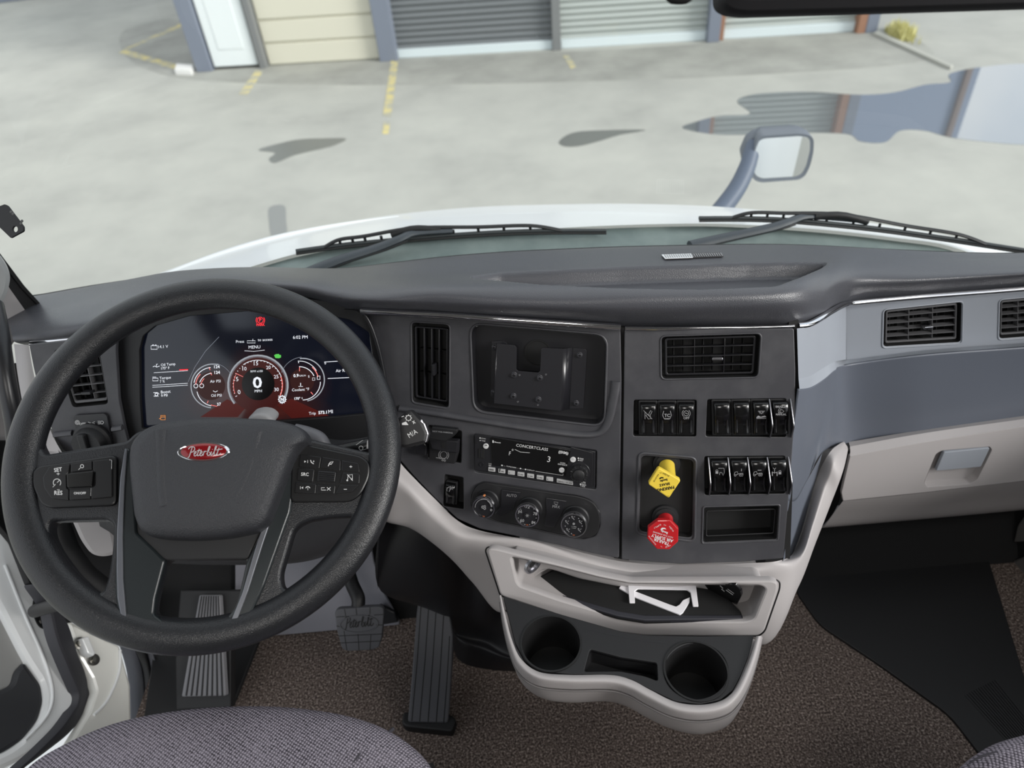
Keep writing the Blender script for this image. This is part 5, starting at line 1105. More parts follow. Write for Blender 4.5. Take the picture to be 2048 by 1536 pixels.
ink('symbols', FK.off(.004), [CI(817, 836, 5, 1.3), ('L', [(803, 834), (808, 832)], 1.4), ('L', [(824, 843), (831, 846)], 1.4), ('L', [(828, 841), (827, 848)], 1.4), ('P', [(804, 846), (812, 843), (817, 850), (804, 850)]), ('T', 'M/A', (819, 876), (836, 866), 1.2)] + [('L', [(817 + 5 * cos(a * .785), 836 + 5 * sin(a * .785)), (817 + 7 * cos(a * .785), 836 + 7 * sin(a * .785))], 1.6) for a in range(8)], PRINT, stk)
FK2 = Fr(D(730, 890, .915), D(760, 880, .915) - D(700, 900, .915), UU)
ink('symbols', FK2, [CI(722, 896, 4, 1.4), ('L', [(712, 890), (726, 880)], 1), ('L', [(712, 904), (732, 898)], 1), ('P', [(734, 882), (740, 874), (740, 896), (733, 898)]), ('P', [(743, 872), (749, 868), (749, 886), (743, 890)])], PRINT, stk)
# knee bolsters under the cluster
KD = M('knee_plastic', (50, 50, 53), .55, bump=('noise', 900, .1))
loft('cluster_lower_bezel', [[FC.off(-.002).W(p) for p in ((262, 903), (400, 903), (560, 903), (700, 903), (792, 899))], [D(262, 960, 1.05), D(400, 960, 1.05), D(560, 960, 1.05), D(700, 955, 1.04), D(790, 940, 1.02)]], 30, 6, KD, dash, flip=True)
loft('knee_panel', [[D(190, 940, 1.08), D(300, 950, 1.06), D(450, 955, 1.05), D(600, 955, 1.05), D(700, 945, 1.04), D(795, 935, 1.02)], [D(195, 1030, 1.1), D(300, 1050, 1.1), D(450, 1055, 1.1), D(600, 1050, 1.1), D(690, 1030, 1.09), D(770, 1010, 1.05)],
      [D(215, 1100, 1.17), D(320, 1115, 1.17), D(450, 1120, 1.17), D(600, 1115, 1.17), D(690, 1085, 1.16), D(765, 1045, 1.14)], [D(225, 1110, 1.3), D(320, 1125, 1.3), D(450, 1130, 1.3), D(600, 1125, 1.3), D(690, 1095, 1.3), D(765, 1050, 1.3)]], 50, 24, KD, dash, flip=True, ang=180)
loft('light_panel_behind_stalk', [[D(632, 872, 1.03), D(680, 880, 1.025), D(730, 875, 1.02), D(790, 860, 1.01)], [D(640, 920, 1.02), D(690, 925, 1.02), D(740, 915, 1.01), D(800, 900, 1.0)]], 16, 4, KD, dash, flip=True)
loft('light_end_panel', [[D(105, 858, 1.13), D(118, 905, 1.10), D(140, 960, 1.08), D(160, 1000, 1.08)], [D(78, 850, 1.16), D(82, 930, 1.14), D(110, 1010, 1.13), D(140, 1040, 1.12)]], 24, 8, LITE, dash)
loft('left_light_panel', [[D(28, 688, 1.16), D(34, 740, 1.15), D(44, 800, 1.14), D(56, 850, 1.13), D(78, 900, 1.12)], [D(58, 690, 1.125), D(66, 740, 1.115), D(84, 812, 1.11), D(104, 868, 1.105), D(124, 905, 1.10)]], 24, 8, LITE, dash, flip=True)
FLk = plane(D(190, 1080, 1.12), 20, 25)
ppx('lower_left_panel', FLk, [(138, 1035), (225, 1035), (240, 1110), (205, 1118), (180, 1112), (160, 1085)], .012, .03, LITE, dash, -.025, bev=.008)
ppx('lower_left_panel', FLk.off(-.01), [(180, 1030), (250, 1030), (250, 1090), (210, 1075)], .012, .03, LITE, dash, -.02, bev=.006)
tube('cable_loom', [D(110, 1040, 1.2), D(130, 1100, 1.2), D(165, 1150, 1.22), (D(215, 1190, 1.25))], .022, RUBD, dash, 12, n=16)

# ------------------------------------------------------------------ tray and cup holder
cs = empty('console_tray', Vector((.12, .55, .42)), 'light grey storage tray and cup holder unit jutting below the centre stack', 'console')
FT = plane(D(1240, 1200, 1.06), -12, 24)
fo = [(974, 1104), (978, 1097), (990, 1097), (1100, 1124), (1200, 1150), (1260, 1162), (1400, 1162), (1545, 1161), (1556, 1166), (1556, 1180), (1530, 1262), (1518, 1272), (1400, 1273), (1290, 1272), (1240, 1266), (1120, 1232), (1010, 1195), (1000, 1190)]
op = [(1022, 1114), (1110, 1133), (1200, 1156), (1262, 1168), (1400, 1169), (1520, 1171), (1532, 1178), (1508, 1238), (1490, 1243), (1290, 1243), (1235, 1234), (1120, 1200), (1040, 1172), (1034, 1164)]
ppx('tray_frame', FT, fo, .006, .012, LITE, cs, -.012, [(op, .006)], .003)
well('tray_walls', FT.off(-.004), op, .006, .13, LITE, cs, floor_=True)
rimline('frame_seam', FT, [(a + (a - 1265) * .012, b - 3) for a, b in fo[:10]] + fo[10:], .006, .0012, DARK, cs, h=-.011)
# chamfered lower lip of the tray
lip0 = [FT.W(p) for p in ((1008, 1194), (1120, 1230), (1240, 1262), (1290, 1268), (1400, 1269), (1518, 1268))]
# shelf mat inside
zt = FT.W((1290, 1243)).z + .004
fz_ = floorframe(zt)
mat_px = [(1041, 1169), (1062, 1160), (1100, 1143), (1130, 1128), (1290, 1140), (1408, 1160), (1444, 1184), (1482, 1222), (1487, 1238), (1290, 1243), (1235, 1234), (1120, 1200)]
ppx('shelf_mat', fz_, mat_px, .003, .006, M('mat_black', (13, 13, 14), .75), cs, 0, bev=.002)
ppx('mat_lip', fz_.off(.001), [(1041, 1169), (1120, 1198), (1235, 1232), (1290, 1241), (1487, 1238), (1485, 1229), (1290, 1230), (1236, 1221), (1120, 1188), (1046, 1163)], .001, .007, M('mat_edge', (44, 44, 50), .5), cs, 0, bev=.002)
FCh = Fr(D(1445, 1190, 1.08), Vector((.75, -.65, 0)), Vector((-.2, -.2, 1)))
ppx('charge_panel', FCh, [(1404, 1170), (1470, 1170), (1482, 1182), (1483, 1192), (1474, 1210), (1468, 1208), (1410, 1176)], .002, .004, GLOS, cs, 0, bev=.001)
ink('charge_symbol', FCh.off(.0042), [('L', [(1440, 1171), (1446, 1177), (1443, 1178), (1449, 1183)], 1.5), ('L', [(1452, 1180), (1466, 1190)], 1.5), ('L', [(1455, 1178), (1468, 1187)], 1.2)], PRINT, cs)
lathe('power_socket', Fr(D(1064, 1128, 1.08), Vector((.8, .6, 0)), Vector((.1, .1, 1))), [(.016, 0), (.0155, .004), (.013, .0045), (.0125, .001), (0, .001)], CHRM, cs, 28)
lathe('socket_hole', Fr(D(1064, 1128, 1.0795), Vector((.8, .6, 0)), Vector((.1, .1, 1))), [(.0125, .0), (0, .0015)], VOID, cs, 28)
# loose white plastic clips on the shelf
WP = M('white_plastic', (232, 230, 234), .4)
fm = floorframe(zt + .010)
tag(ppx('plastic_clip', fm, [(1256, 1168), (1392, 1171), (1397, 1212), (1386, 1212), (1381, 1184), (1374, 1179), (1276, 1177), (1269, 1182), (1270, 1205), (1259, 1205)], .0012, .0025, WP, None, 0, bev=.0006), 'white U shaped plastic clip lying on the tray shelf', 'plastic clip')
tag(ppx('plastic_clip', fm.off(-.003), [(1238, 1176), (1246, 1164), (1258, 1168), (1262, 1179), (1340, 1209), (1352, 1213), (1359, 1209), (1366, 1200), (1380, 1194), (1379, 1204), (1366, 1225), (1360, 1229), (1270, 1194)], .0012, .0025, WP, None, 0, bev=.0006), 'white hooked plastic strip lying across under the U shaped clip', 'plastic clip')
# cup holder top
ZC = .425; fc_ = floorframe(ZC)
ct = [(1006, 1192), (1120, 1228), (1240, 1262), (1290, 1270), (1400, 1272), (1508, 1270), (1498, 1310), (1482, 1350), (1466, 1380), (1440, 1400), (1400, 1408), (1350, 1402), (1300, 1378), (1262, 1358), (1220, 1348), (1140, 1348), (1085, 1342), (1050, 1322), (1030, 1285)]
def el(cx, cy, rx_, ry_, n=40): return [fc_.at((cx + rx_ * cos(2 * pi * i / n), cy + ry_ * sin(2 * pi * i / n))) for i in range(n)]
c1 = el(1102, 1287, 59, 54); c2 = el(1392, 1342, 64, 56)
slot = fil(fc_.L([(1180, 1298), (1240, 1314), (1314, 1325), (1316, 1362), (1290, 1352), (1240, 1342), (1168, 1343)]), .004)
plate('cup_top', fc_, fil(fc_.L(ct), .004), .008, M('cup_black', (27, 27, 29), .55), cs, -.008, [c1, c2, slot], .001)
for c in (c1, c2):
    cx = sum(p[0] for p in c) / 40; cy = sum(p[1] for p in c) / 40; R_ = sum(hypot(p[0] - cx, p[1] - cy) for p in c) / 40
    f7 = Fr(fc_.w(cx, cy), fc_.u, fc_.v)
    lathe('cup_well', f7, [(R_ * 1.06, -.002), (R_ * 1.05, .0015), (R_ * .99, .0015), (R_ * .96, -.004), (R_ * .92, -.06), (R_ * .9, -.075), (0, -.075)], M('cup_well_black', (15, 15, 16), .55), cs, 48)
V = [(a, b, h) for h in (0, -.03) for a, b in slot]; n = len(slot)
V = [(a, b, -.003) for a, b in ccw(slot)] + [(a, b, -.035) for a, b in ccw(slot)]
mk('slot_well', V, [((i + 1) % n, i, n + i, n + (i + 1) % n) for i in range(n)] + [tuple(range(n, 2 * n))], DARK, cs, fc_.M())
ink('cup_recess_line', fc_, [('L', [(1172, 1257), (1215, 1268), (1290, 1282), (1334, 1286)], 1), ('L', [(1172, 1257), (1174, 1270)], 1)], SATN, cs, .0003)
# body of the cup holder: rim, groove, side wall turning under
def ringrow(l, z): return [Zp(a, b, z) for a, b in l]
rin = [(1002, 1190), (1012, 1235), (1024, 1280), (1042, 1318), (1078, 1344), (1140, 1350), (1220, 1350), (1262, 1360), (1300, 1380), (1350, 1404), (1400, 1410), (1442, 1402), (1468, 1382), (1486, 1350), (1502, 1310), (1513, 1272)]
rou = [(998, 1192), (1006, 1240), (1018, 1288), (1036, 1330), (1074, 1358), (1138, 1366), (1218, 1367), (1258, 1377), (1296, 1397), (1348, 1421), (1400, 1428), (1448, 1419), (1476, 1396), (1496, 1360), (1512, 1316), (1523, 1272)]
gr1 = [(999, 1200), (1006, 1250), (1018, 1300), (1036, 1343), (1072, 1370), (1136, 1378), (1216, 1378), (1256, 1388), (1292, 1408), (1344, 1432), (1400, 1440), (1450, 1430), (1479, 1405), (1500, 1366), (1515, 1320), (1525, 1276)]
gr2 = [(1000, 1204), (1007, 1253), (1019, 1303), (1037, 1346), (1073, 1373), (1136, 1381), (1216, 1381), (1256, 1391), (1292, 1411), (1344, 1435), (1400, 1443), (1450, 1433), (1478, 1408), (1498, 1368), (1513, 1322), (1523, 1278)]
wl1 = [(1004, 1215), (1012, 1265), (1026, 1320), (1046, 1368), (1084, 1396), (1140, 1404), (1214, 1402), (1254, 1412), (1290, 1432), (1340, 1456), (1398, 1468), (1448, 1456), (1474, 1428), (1494, 1385), (1511, 1335), (1521, 1285)]
wl2 = [(1020, 1230), (1030, 1280), (1050, 1335), (1075, 1375), (1105, 1396), (1150, 1402), (1214, 1400), (1254, 1410), (1290, 1430), (1345, 1452), (1396, 1462), (1436, 1446), (1462, 1415), (1482, 1370), (1500, 1320), (1512, 1280)]
rr3 = [ringrow(rin, ZC - .004), ringrow(rin, ZC + .003), [p for p in ringrow([((a + c) / 2, (b + d) / 2) for (a, b), (c, d) in zip(rin, rou)], ZC + .006)], ringrow(rou, ZC + .002), ringrow(gr1, ZC - .016), [p + Vector((0, .003, 0)) for p in ringrow(gr2, ZC - .0175)], ringrow([(a, b + 1) for a, b in gr1], ZC - .021)]
rr3 += [ringrow(wl1, ZC - .075), ringrow(wl2, ZC - .10)]
loft('cup_holder_body', rr3, 140, 60, LITE, cs, flip=True, ang=180)
tube('rim_groove', [p + Vector((0, -.001, .001)) for p in ringrow(gr2, ZC - .0175)], .0014, M('groove_grey', (100, 97, 97), .6), cs, 8, n=120)
loft('cup_holder_underside', [ringrow(wl2, ZC - .10), [Vector((.12 + (p.x - .12) * .5, .62, ZC - .10)) for p in ringrow(wl2, ZC - .1)]], 60, 3, LITE, cs, flip=True)

# ------------------------------------------------------------------ footwell
tun = empty('engine_tunnel_cover', Vector((.05, .85, 0)), 'black moulded engine tunnel cover below the centre stack', 'floor cover')
TUN = M('tunnel_black', (30, 30, 33), .42)
def wall(name, low, high, mat, par, nv=8, bulge=0.0, ang=180):
    return loft(name, [low, [(a + b) / 2 + Vector((0, -bulge, 0)) for a, b in zip(low, high)], high], 60, nv, mat, par, flip=True, ang=ang)
base_ = [Zp(*q) for q in ((905, 1240, .0), (908, 1300, .0), (925, 1325, .0), (960, 1336, .0), (1035, 1343, .0), (1200, 1340, .0), (1400, 1290, .0), (1480, 1230, .0))]
st1 = [Zp(*q) for q in ((905, 1225, .05), (910, 1270, .05), (930, 1288, .05), (965, 1300, .05), (1040, 1322, .05), (1200, 1315, .05), (1400, 1265, .05), (1480, 1200, .05))]
st2 = [Zp(*q) for q in ((900, 1215, .07), (905, 1255, .07), (935, 1262, .07), (975, 1270, .07), (1040, 1290, .07), (1200, 1280, .07), (1400, 1240, .07), (1480, 1180, .07))]
up1 = [Zp(*q) + Vector((0, .15 if q[0] > 1000 else (.04 if q[0] > 900 else 0), 0)) for q in ((760, 1180, .24), (880, 1190, .24), (940, 1200, .24), (990, 1215, .24), (1060, 1230, .24), (1200, 1230, .24), (1400, 1190, .24), (1480, 1130, .24))]
up2 = [Zp(*q) + Vector((0, .22 if q[0] > 1000 else (.14 if q[0] > 900 else .04), 0)) for q in ((765, 1040, .44), (880, 1070, .44), (940, 1090, .44), (990, 1110, .44), (1060, 1120, .44), (1200, 1120, .44), (1400, 1100, .44), (1480, 1060, .44))]
loft('moulding', [base_, st1, st2, up1, up2], 60, 40, TUN, tun, flip=True, ang=180)
loft('side', [[Zp(755, 1180, .24), Zp(755, 1060, .44)], [Zp(762, 1180, .24) + Vector((0, .25, 0)), Zp(760, 1060, .44) + Vector((0, .25, 0))]], 6, 4, TUN, tun)
fp = empty('floor_plate', D(640, 1200, 1.5), 'bare grey metal plate on the sloping toe board behind the brake pedal', 'metal plate')
FP2 = FW2.off(.012)
ppx('plate', FP2, [(470, 1270), (560, 1271), (660, 1262), (800, 1250), (796, 1236), (770, 1190), (748, 1125), (735, 1050), (600, 1040), (470, 1120)], .006, .006, M('dull_grey_metal', (138, 138, 146), .4), fp, -.004, bev=.002)
ppx('kick_guard', FP2.off(.01), [(758, 1210), (790, 1225), (797, 1245), (762, 1251), (752, 1235)], .004, .01, TUN, fp, 0, bev=.003)
# brake pedal
bp = empty('brake_pedal', D(717, 1260, 1.33), 'grey rubber brake pedal with raised oval script, hanging on a black arm', 'pedal')
FBP = Fr(D(717, 1262, 1.33), Vector((1, .05, 0)), Vector((0, .62, .78)))
bpo = [(669, 1224), (676, 1218), (758, 1213), (767, 1217), (768, 1226), (764, 1275), (758, 1295), (745, 1300), (695, 1303), (684, 1298), (674, 1262)]
ppx('pad', FBP, bpo, .004, .014, RUBB, bp, -.014, bev=.002)
f8 = FBP.off(0)
for l in (((712, 1216), (714, 1232)), ((716, 1268), (718, 1301)), ((740, 1214), (740, 1228)), ((742, 1268), (740, 1300)), ((689, 1218), (692, 1234)), ((688, 1262), (694, 1302)), ((672, 1234), (690, 1233)), ((748, 1230), (767, 1229)), ((673, 1252), (684, 1254)), ((675, 1272), (765, 1268)), ((680, 1286), (762, 1282)), ((752, 1250), (766, 1250))):
    ink('groove', f8, [('L', l, 1.6)], RUBD, bp, .0002)
c = (718, 1248)
V = [f8.W((c[0] + 38 * cos(2 * pi * i / 40), c[1] + 17 * sin(2 * pi * i / 40) - 1.5 * cos(2 * pi * i / 40)), .0005) for i in range(40)]
tube('oval_ring', V, .0013, RUBB, bp, 6, closed=True, up=FBP.n)
ink('raised_script', f8.off(.0008), script((688, 1256), (750, 1251), 1.2, 1.8), RUBD, bp)
tube('arm', [D(716, 1215, 1.345), D(716, 1195, 1.35), D(703, 1165, 1.37), D(696, 1130, 1.38), D(702, 1080, 1.39), D(712, 1020, 1.4)], .013, DARK, bp, 12, n=24)
# accelerator
ap = empty('accelerator_pedal', Zp(860, 1445, .02), 'long ribbed grey accelerator treadle hinged on a black base at the carpet', 'pedal')
A0 = Zp(862, 1447, .022); A1 = Zp(868, 1183, .17)
FA2 = Fr(A0, Vector((1, 0, 0)), A1 - A0)
z7 = Zs(480, 1000, 2.866)
treo = z7([(960, 1275), (985, 1000), (1000, 800), (1012, 640), (1022, 575), (1045, 535), (1085, 519), (1130, 524), (1162, 550), (1185, 610), (1207, 680), (1222, 780), (1218, 900), (1205, 1100), (1192, 1280)])
ppx('treadle', FA2, treo, .006, .016, RUBB, ap, -.016, bev=.003)
GR = M('groove_black', (12, 12, 13), .7)
for x0, y0, x1, y1 in ((1040, 570, 985, 1268), (1086, 540, 1030, 1270), (1130, 545, 1078, 1272), (1170, 620, 1125, 1274), (1202, 780, 1168, 1275)):
    q = z7([(x0, y0), ((x0 + x1) / 2 + (4 if x0 < 1100 else 2), (y0 + y1) / 2), (x1, y1)])
    ink('groove', FA2, [('L', q, 2.0)], GR, ap, .0002)
hb = floorframe(.0)
plate('base', floorframe(0), fil([floorframe(.02).at(q) for q in z7([(935, 1210), (1205, 1225), (1240, 1255), (1215, 1328), (950, 1300), (925, 1280)])], .006), .02, RUBD, ap, 0, bev=.004)
tube('support', [A1 + Vector((-.0, .012, -.015)), A1 + Vector((0, .06, -.05)), Vector((A1.x, A1.y + .12, .03))], .018, DARK, ap, 12, n=8)
# dead pedal
dp = empty('foot_rest', Zp(415, 1350, .08), 'ribbed grey foot rest at the left of the driver footwell', 'foot rest')
FDp = Fr(Zp(412, 1395, .06), Vector((1, -.05, 0)), Vector((.02, .8, .6)))
ppx('pad', FDp, [(362, 1394), (452, 1392), (440, 1190), (398, 1190)], .004, .012, M('grey_foot_rest', (120, 120, 124), .5, bump=('noise', 400, .1)), dp, -.012, bev=.003)
for i in range(8):
    t = (i + .7) / 8.3; ppx('rib', FDp, [(364 + 86 * t - .9, 1392), (364 + 86 * t + 1.3, 1392), (399 + 40 * t + .7, 1192), (399 + 40 * t - .5, 1192)], 0, .0025, RUBD, dp, 0, bev=.0004)
ppx('base', FDp.off(-.014), [(352, 1420), (462, 1416), (462, 1300), (500, 1180), (360, 1180), (350, 1300)], .004, .02, RUBD, dp, -.02, bev=.003)
flm = tag(ppx('floor_mat', floorframe(.004), [(286, 1440), (440, 1440), (470, 1400), (520, 1275), (470, 1272), (262, 1200), (305, 1310)], .01, .008, RUBD, None, -.004, bev=.003), 'black rubber floor mat under the foot rest', 'mat')

# ------------------------------------------------------------------ seats
def fabric():
    m = bpy.data.materials.new('grey_woven_fabric'); m.use_nodes = True; nt = m.node_tree; b = nt.nodes['Principled BSDF']; b.inputs['Roughness'].default_value = .95; b.inputs['Specular IOR Level'].default_value = .1
    tc = nt.nodes.new('ShaderNodeTexCoord')
    def wv(rot, sc_):
        mp = nt.nodes.new('ShaderNodeMapping'); mp.inputs['Rotation'].default_value = (0, 0, rot); nt.links.new(tc.outputs['Object'], mp.inputs[0])
        w = nt.nodes.new('ShaderNodeTexWave'); w.inputs['Scale'].default_value = sc_; w.inputs['Distortion'].default_value = 1.5; w.inputs['Detail'].default_value = 1; nt.links.new(mp.outputs[0], w.inputs['Vector']); return w.outputs['Fac']
    a = wv(.5, 95); c = wv(-1.0, 95)
    ml = nt.nodes.new('ShaderNodeMath'); ml.operation = 'MULTIPLY'; nt.links.new(a, ml.inputs[0]); nt.links.new(c, ml.inputs[1])
    n = nt.nodes.new('ShaderNodeTexNoise'); n.inputs['Scale'].default_value = 420; n.inputs['Detail'].default_value = 3; nt.links.new(tc.outputs['Object'], n.inputs['Vector'])
    n2 = nt.nodes.new('ShaderNodeTexNoise'); n2.inputs['Scale'].default_value = 9; n2.inputs['Detail'].default_value = 2; nt.links.new(tc.outputs['Object'], n2.inputs['Vector'])
    ad = nt.nodes.new('ShaderNodeMath'); ad.operation = 'MULTIPLY_ADD'; ad.inputs[1].default_value = .8; nt.links.new(n.outputs['Fac'], ad.inputs[0]); nt.links.new(ml.outputs[0], ad.inputs[2])
    ad2 = nt.nodes.new('ShaderNodeMath'); ad2.operation = 'MULTIPLY_ADD'; ad2.inputs[1].default_value = .25; nt.links.new(n2.outputs['Fac'], ad2.inputs[0]); nt.links.new(ad.outputs[0], ad2.inputs[2])
    r = nt.nodes.new('ShaderNodeValToRGB'); el_ = r.color_ramp.elements; el_[0].position = .45; el_[0].color = tuple(s2l(v) for v in (58, 55, 61)) + (1,); el_[1].position = 1.0; el_[1].color = tuple(s2l(v) for v in (168, 161, 172)) + (1,)
    nt.links.new(ad2.outputs[0], r.inputs['Fac']); nt.links.new(r.outputs['Color'], b.inputs['Base Color'])
    bp_ = nt.nodes.new('ShaderNodeBump'); bp_.inputs['Strength'].default_value = .8; bp_.inputs['Distance'].default_value = .0015; nt.links.new(ad.outputs[0], bp_.inputs['Height']); nt.links.new(bp_.outputs[0], b.inputs['Normal'])
    return m
FAB = fabric()
def seat(label, outl, z, seam):
    s = empty('seat', Vector((outl_c(outl, z)[0], outl_c(outl, z)[1], 0)), label, 'seat', 'cab seats')
    f9 = floorframe(z); lp = ccw(smooth([f9.at(p) if p[2:] == () else (p[0], p[1]) for p in outl], 6))
    dome('cushion', f9, lp, [(.90, -.15), (.96, -.12), (.99, -.07), (1.0, -.035), (.99, -.012), (.965, .006), (.92, .018), (.82, .03), (.6, .038), (.3, .04), (.02, .04)], FAB, s, ang=180)
    for sm in seam: tube('seam', [Zp(a, b, z + h) for a, b, h in sm], .0022, M('seam_dark', (60, 58, 64), .9), s, 8, n=30)
    c = outl_c(outl, z); plate('pedestal', floorframe(0), [(c[0] - .2, c[1] - .2), (c[0] + .2, c[1] - .2), (c[0] + .2, c[1] + .08), (c[0] - .2, c[1] + .08)], z - .13, DARK, s, 0, bev=.01)
    return s
def outl_c(outl, z):
    f9 = floorframe(z); l = [f9.at(p) if p[2:] == () else (p[0], p[1]) for p in outl]; return (sum(p[0] for p in l) / len(l), sum(p[1] for p in l) / len(l))
seat('grey woven driver seat cushion below the steering wheel', [(40, 1545), (120, 1492), (220, 1450), (330, 1426), (450, 1414), (580, 1414), (700, 1430), (790, 1462), (850, 1508), (880, 1570), (890, 1660), (870, 1950, ), (700, 2050), (300, 2050), (-60, 1950), (-20, 1650)], .50,
     [[(690, 1550, .036), (720, 1510, .033), (760, 1480, .02), (786, 1458, .0)]])
seat('grey woven passenger seat cushion at the lower right corner', [(1905, 1560), (1930, 1520), (1975, 1490), (2040, 1470), (2150, 1440), (2300, 1420), (2450, 1430), (2560, 1500), (2600, 1700), (2560, 2000), (2250, 2100), (1960, 2000), (1890, 1720)], .50,
     [[(1940, 1530, .012), (1970, 1512, .02), (2030, 1500, .028)]])

# ------------------------------------------------------------------ driver door (open) and jamb
FD = Fr(Vector((-.90, .7, .1)), Vector((.12, 1, 0)), Vector((-.65, 0, 1)))
z6 = Zs(0, 1080, 3.369)
dr = empty('door_1', Vector((-.9, .9, 0)), 'open white driver door seen at the left edge beside the steering wheel', 'door'); dr['kind'] = 'structure'
SEALM = M('dark_grey_seal', (62, 62, 67), .6)
band = [(-60, 1000), (0, 1052), (28, 1085), (60, 1168), (100, 1212), (112, 1275), (138, 1338), (160, 1388), (157, 1408), (128, 1452), (74, 1506), (0, 1545), (-80, 1570), (-80, 1520), (0, 1508), (45, 1480), (78, 1440), (88, 1402), (83, 1368), (50, 1320), (0, 1222), (-60, 1110)]
ppx('painted_edge', FD, band, .035, .03, WHITE, dr, -.03, bev=.010)
ppx('inner_trim', FD.off(-.012), [(-80, 1040), (-30, 1150), (0, 1212), (52, 1322), (30, 1344), (24, 1372), (0, 1382), (-80, 1400)], .006, .02, M('door_trim_grey', (150, 150, 148), .5), dr, -.02, bev=.004)
ppx('map_pocket', FD.off(-.004), [(-80, 1400), (0, 1380), (23, 1370), (31, 1342), (50, 1322), (84, 1368), (89, 1402), (77, 1442), (45, 1482), (0, 1510), (-80, 1530)], .008, .03, M('pocket_dark', (52, 53, 56), .5), dr, -.03, bev=.008)
tube('edge_crease', [FD.W(p, .001) for p in ((10, 1130), (50, 1230), (85, 1310), (105, 1380), (95, 1430), (50, 1480))], .003, WHITE, dr, 8, n=40)
c = (83, 1222); FDo = FD.off(.001)
ho = [FDo.at((c[0] + 16 * cos(2 * pi * i / 32) * 1.0 + 4 * sin(2 * pi * i / 32), c[1] + 33 * sin(2 * pi * i / 32))) for i in range(32)]
dome('strap_opening', FDo, ho, [(1.08, -.001), (1.05, .002), (.95, .002), (.9, -.0), (.05, -.0)], VOID, dr)
tube('check_strap', [D(70, 1222, 1.30), D(95, 1214, 1.25), D(125, 1206, 1.2)], .012, DARK, dr, 12, n=6)
lathe('strap_bolt', Fr(FDo.W((84, 1242), .004), FD.u, FD.v), [(.006, 0), (.006, .005), (0, .006)], STEEL, dr, 6)
FS2 = Fr(Vector((-.875, .7, .1)), Vector((-.04, 1, 0)), Vector((0, 0, 1)))
ppx('weatherstrip', FS2, [(62, 1160), (105, 1185), (140, 1246), (160, 1316), (184, 1358), (190, 1382), (178, 1422), (142, 1468), (88, 1510), (20, 1560), (0, 1570), (74, 1506), (128, 1452), (157, 1408), (160, 1388), (138, 1338), (112, 1275), (100, 1212)], .03, .02, SEALM, dr, -.02, bev=.006)
jb = empty('body_jamb', Vector((-.86, .75, .1)), 'white painted door jamb and sill left of the driver footwell', 'door jamb'); jb['kind'] = 'structure'
FJ = Fr(Vector((-.87, .7, .1)), Vector((.1, 1, 0)), Vector((-.55, 0, 1)))
ppx('jamb_panel', FJ, [(135, 1240), (240, 1290), (262, 1370), (264, 1450), (230, 1480), (130, 1500), (178, 1424), (192, 1382), (184, 1356), (160, 1316)], .004, .02, M('cream_white_paint', (236, 236, 230), .3, coat=.5), jb, -.022, bev=.006)
tube('jamb_seam', [FJ.W(p, .0) for p in ((240, 1300), (238, 1345), (215, 1400), (188, 1430))], .003, WHITE, jb, 8, n=20)
ppx('hinge', FJ.off(.015), [(163, 1276), (178, 1272), (192, 1306), (188, 1312), (175, 1306)], .003, .02, WHITE, jb, -.012, bev=.003)
for q in ((157, 1287), (187, 1320)): lathe('hinge_bolt', Fr(FJ.W(q, .004), FJ.u, FJ.v), [(.011, 0), (.011, .003), (.007, .0035), (.007, .009), (0, .010)], STEEL, jb, 20)
# step fairing outside, in daylight below the gap
st(plate('trim_2', floorframe(-.35), [(-1.5, -.2), (-.90, -.2), (-.90, 1.2), (-1.5, 1.2)], .05, WHITE, None, 0, bev=.02))
# sill trims inside the opening
def sillstrip(name, l0_, l1_, x0, x1, mat):
    rows = [[Xp(a, b, x0) for a, b in l0_], [Xp(a, b, (x0 + x1) / 2) + Vector((.006, 0, .004)) for a, b in [((p[0] + q[0]) / 2, (p[1] + q[1]) / 2) for p, q in zip(l0_, l1_)]], [Xp(a, b, x1) for a, b in l1_]]
    o = loft(name, rows, 24, 8, mat, sl_, ang=180, flip=False); o.modifiers.new('thickness', 'SOLIDIFY').thickness = .004
sl_ = empty('sill_trim', Vector((-.83, .75, .05)), 'curved black and grey sill trims between the white jamb and footwell', 'trim'); sl_['kind'] = 'structure'
sillstrip('outer_strip', [(205, 1200), (240, 1295), (256, 1360), (260, 1445)], [(235, 1200), (270, 1300), (286, 1350), (291, 1445)], -.855, -.83, M('blue_grey_trim', (72, 74, 82), .5))
sillstrip('black_strip', [(235, 1200), (270, 1300), (286, 1350), (291, 1445)], [(255, 1200), (292, 1300), (304, 1360), (307, 1445)], -.83, -.815, DARK)
sillstrip('inner_strip', [(255, 1200), (292, 1300), (304, 1360), (307, 1445)], [(262, 1200), (300, 1300), (316, 1360), (323, 1445)], -.815, -.80, M('grey_trim2', (84, 84, 90), .5))
ppx('kick_panel', FJ.off(.01), [(40, 860), (240, 860), (330, 1190), (300, 1235), (230, 1250), (150, 1242), (60, 1130)], .01, .01, DARK, dash, -.01, bev=.002)
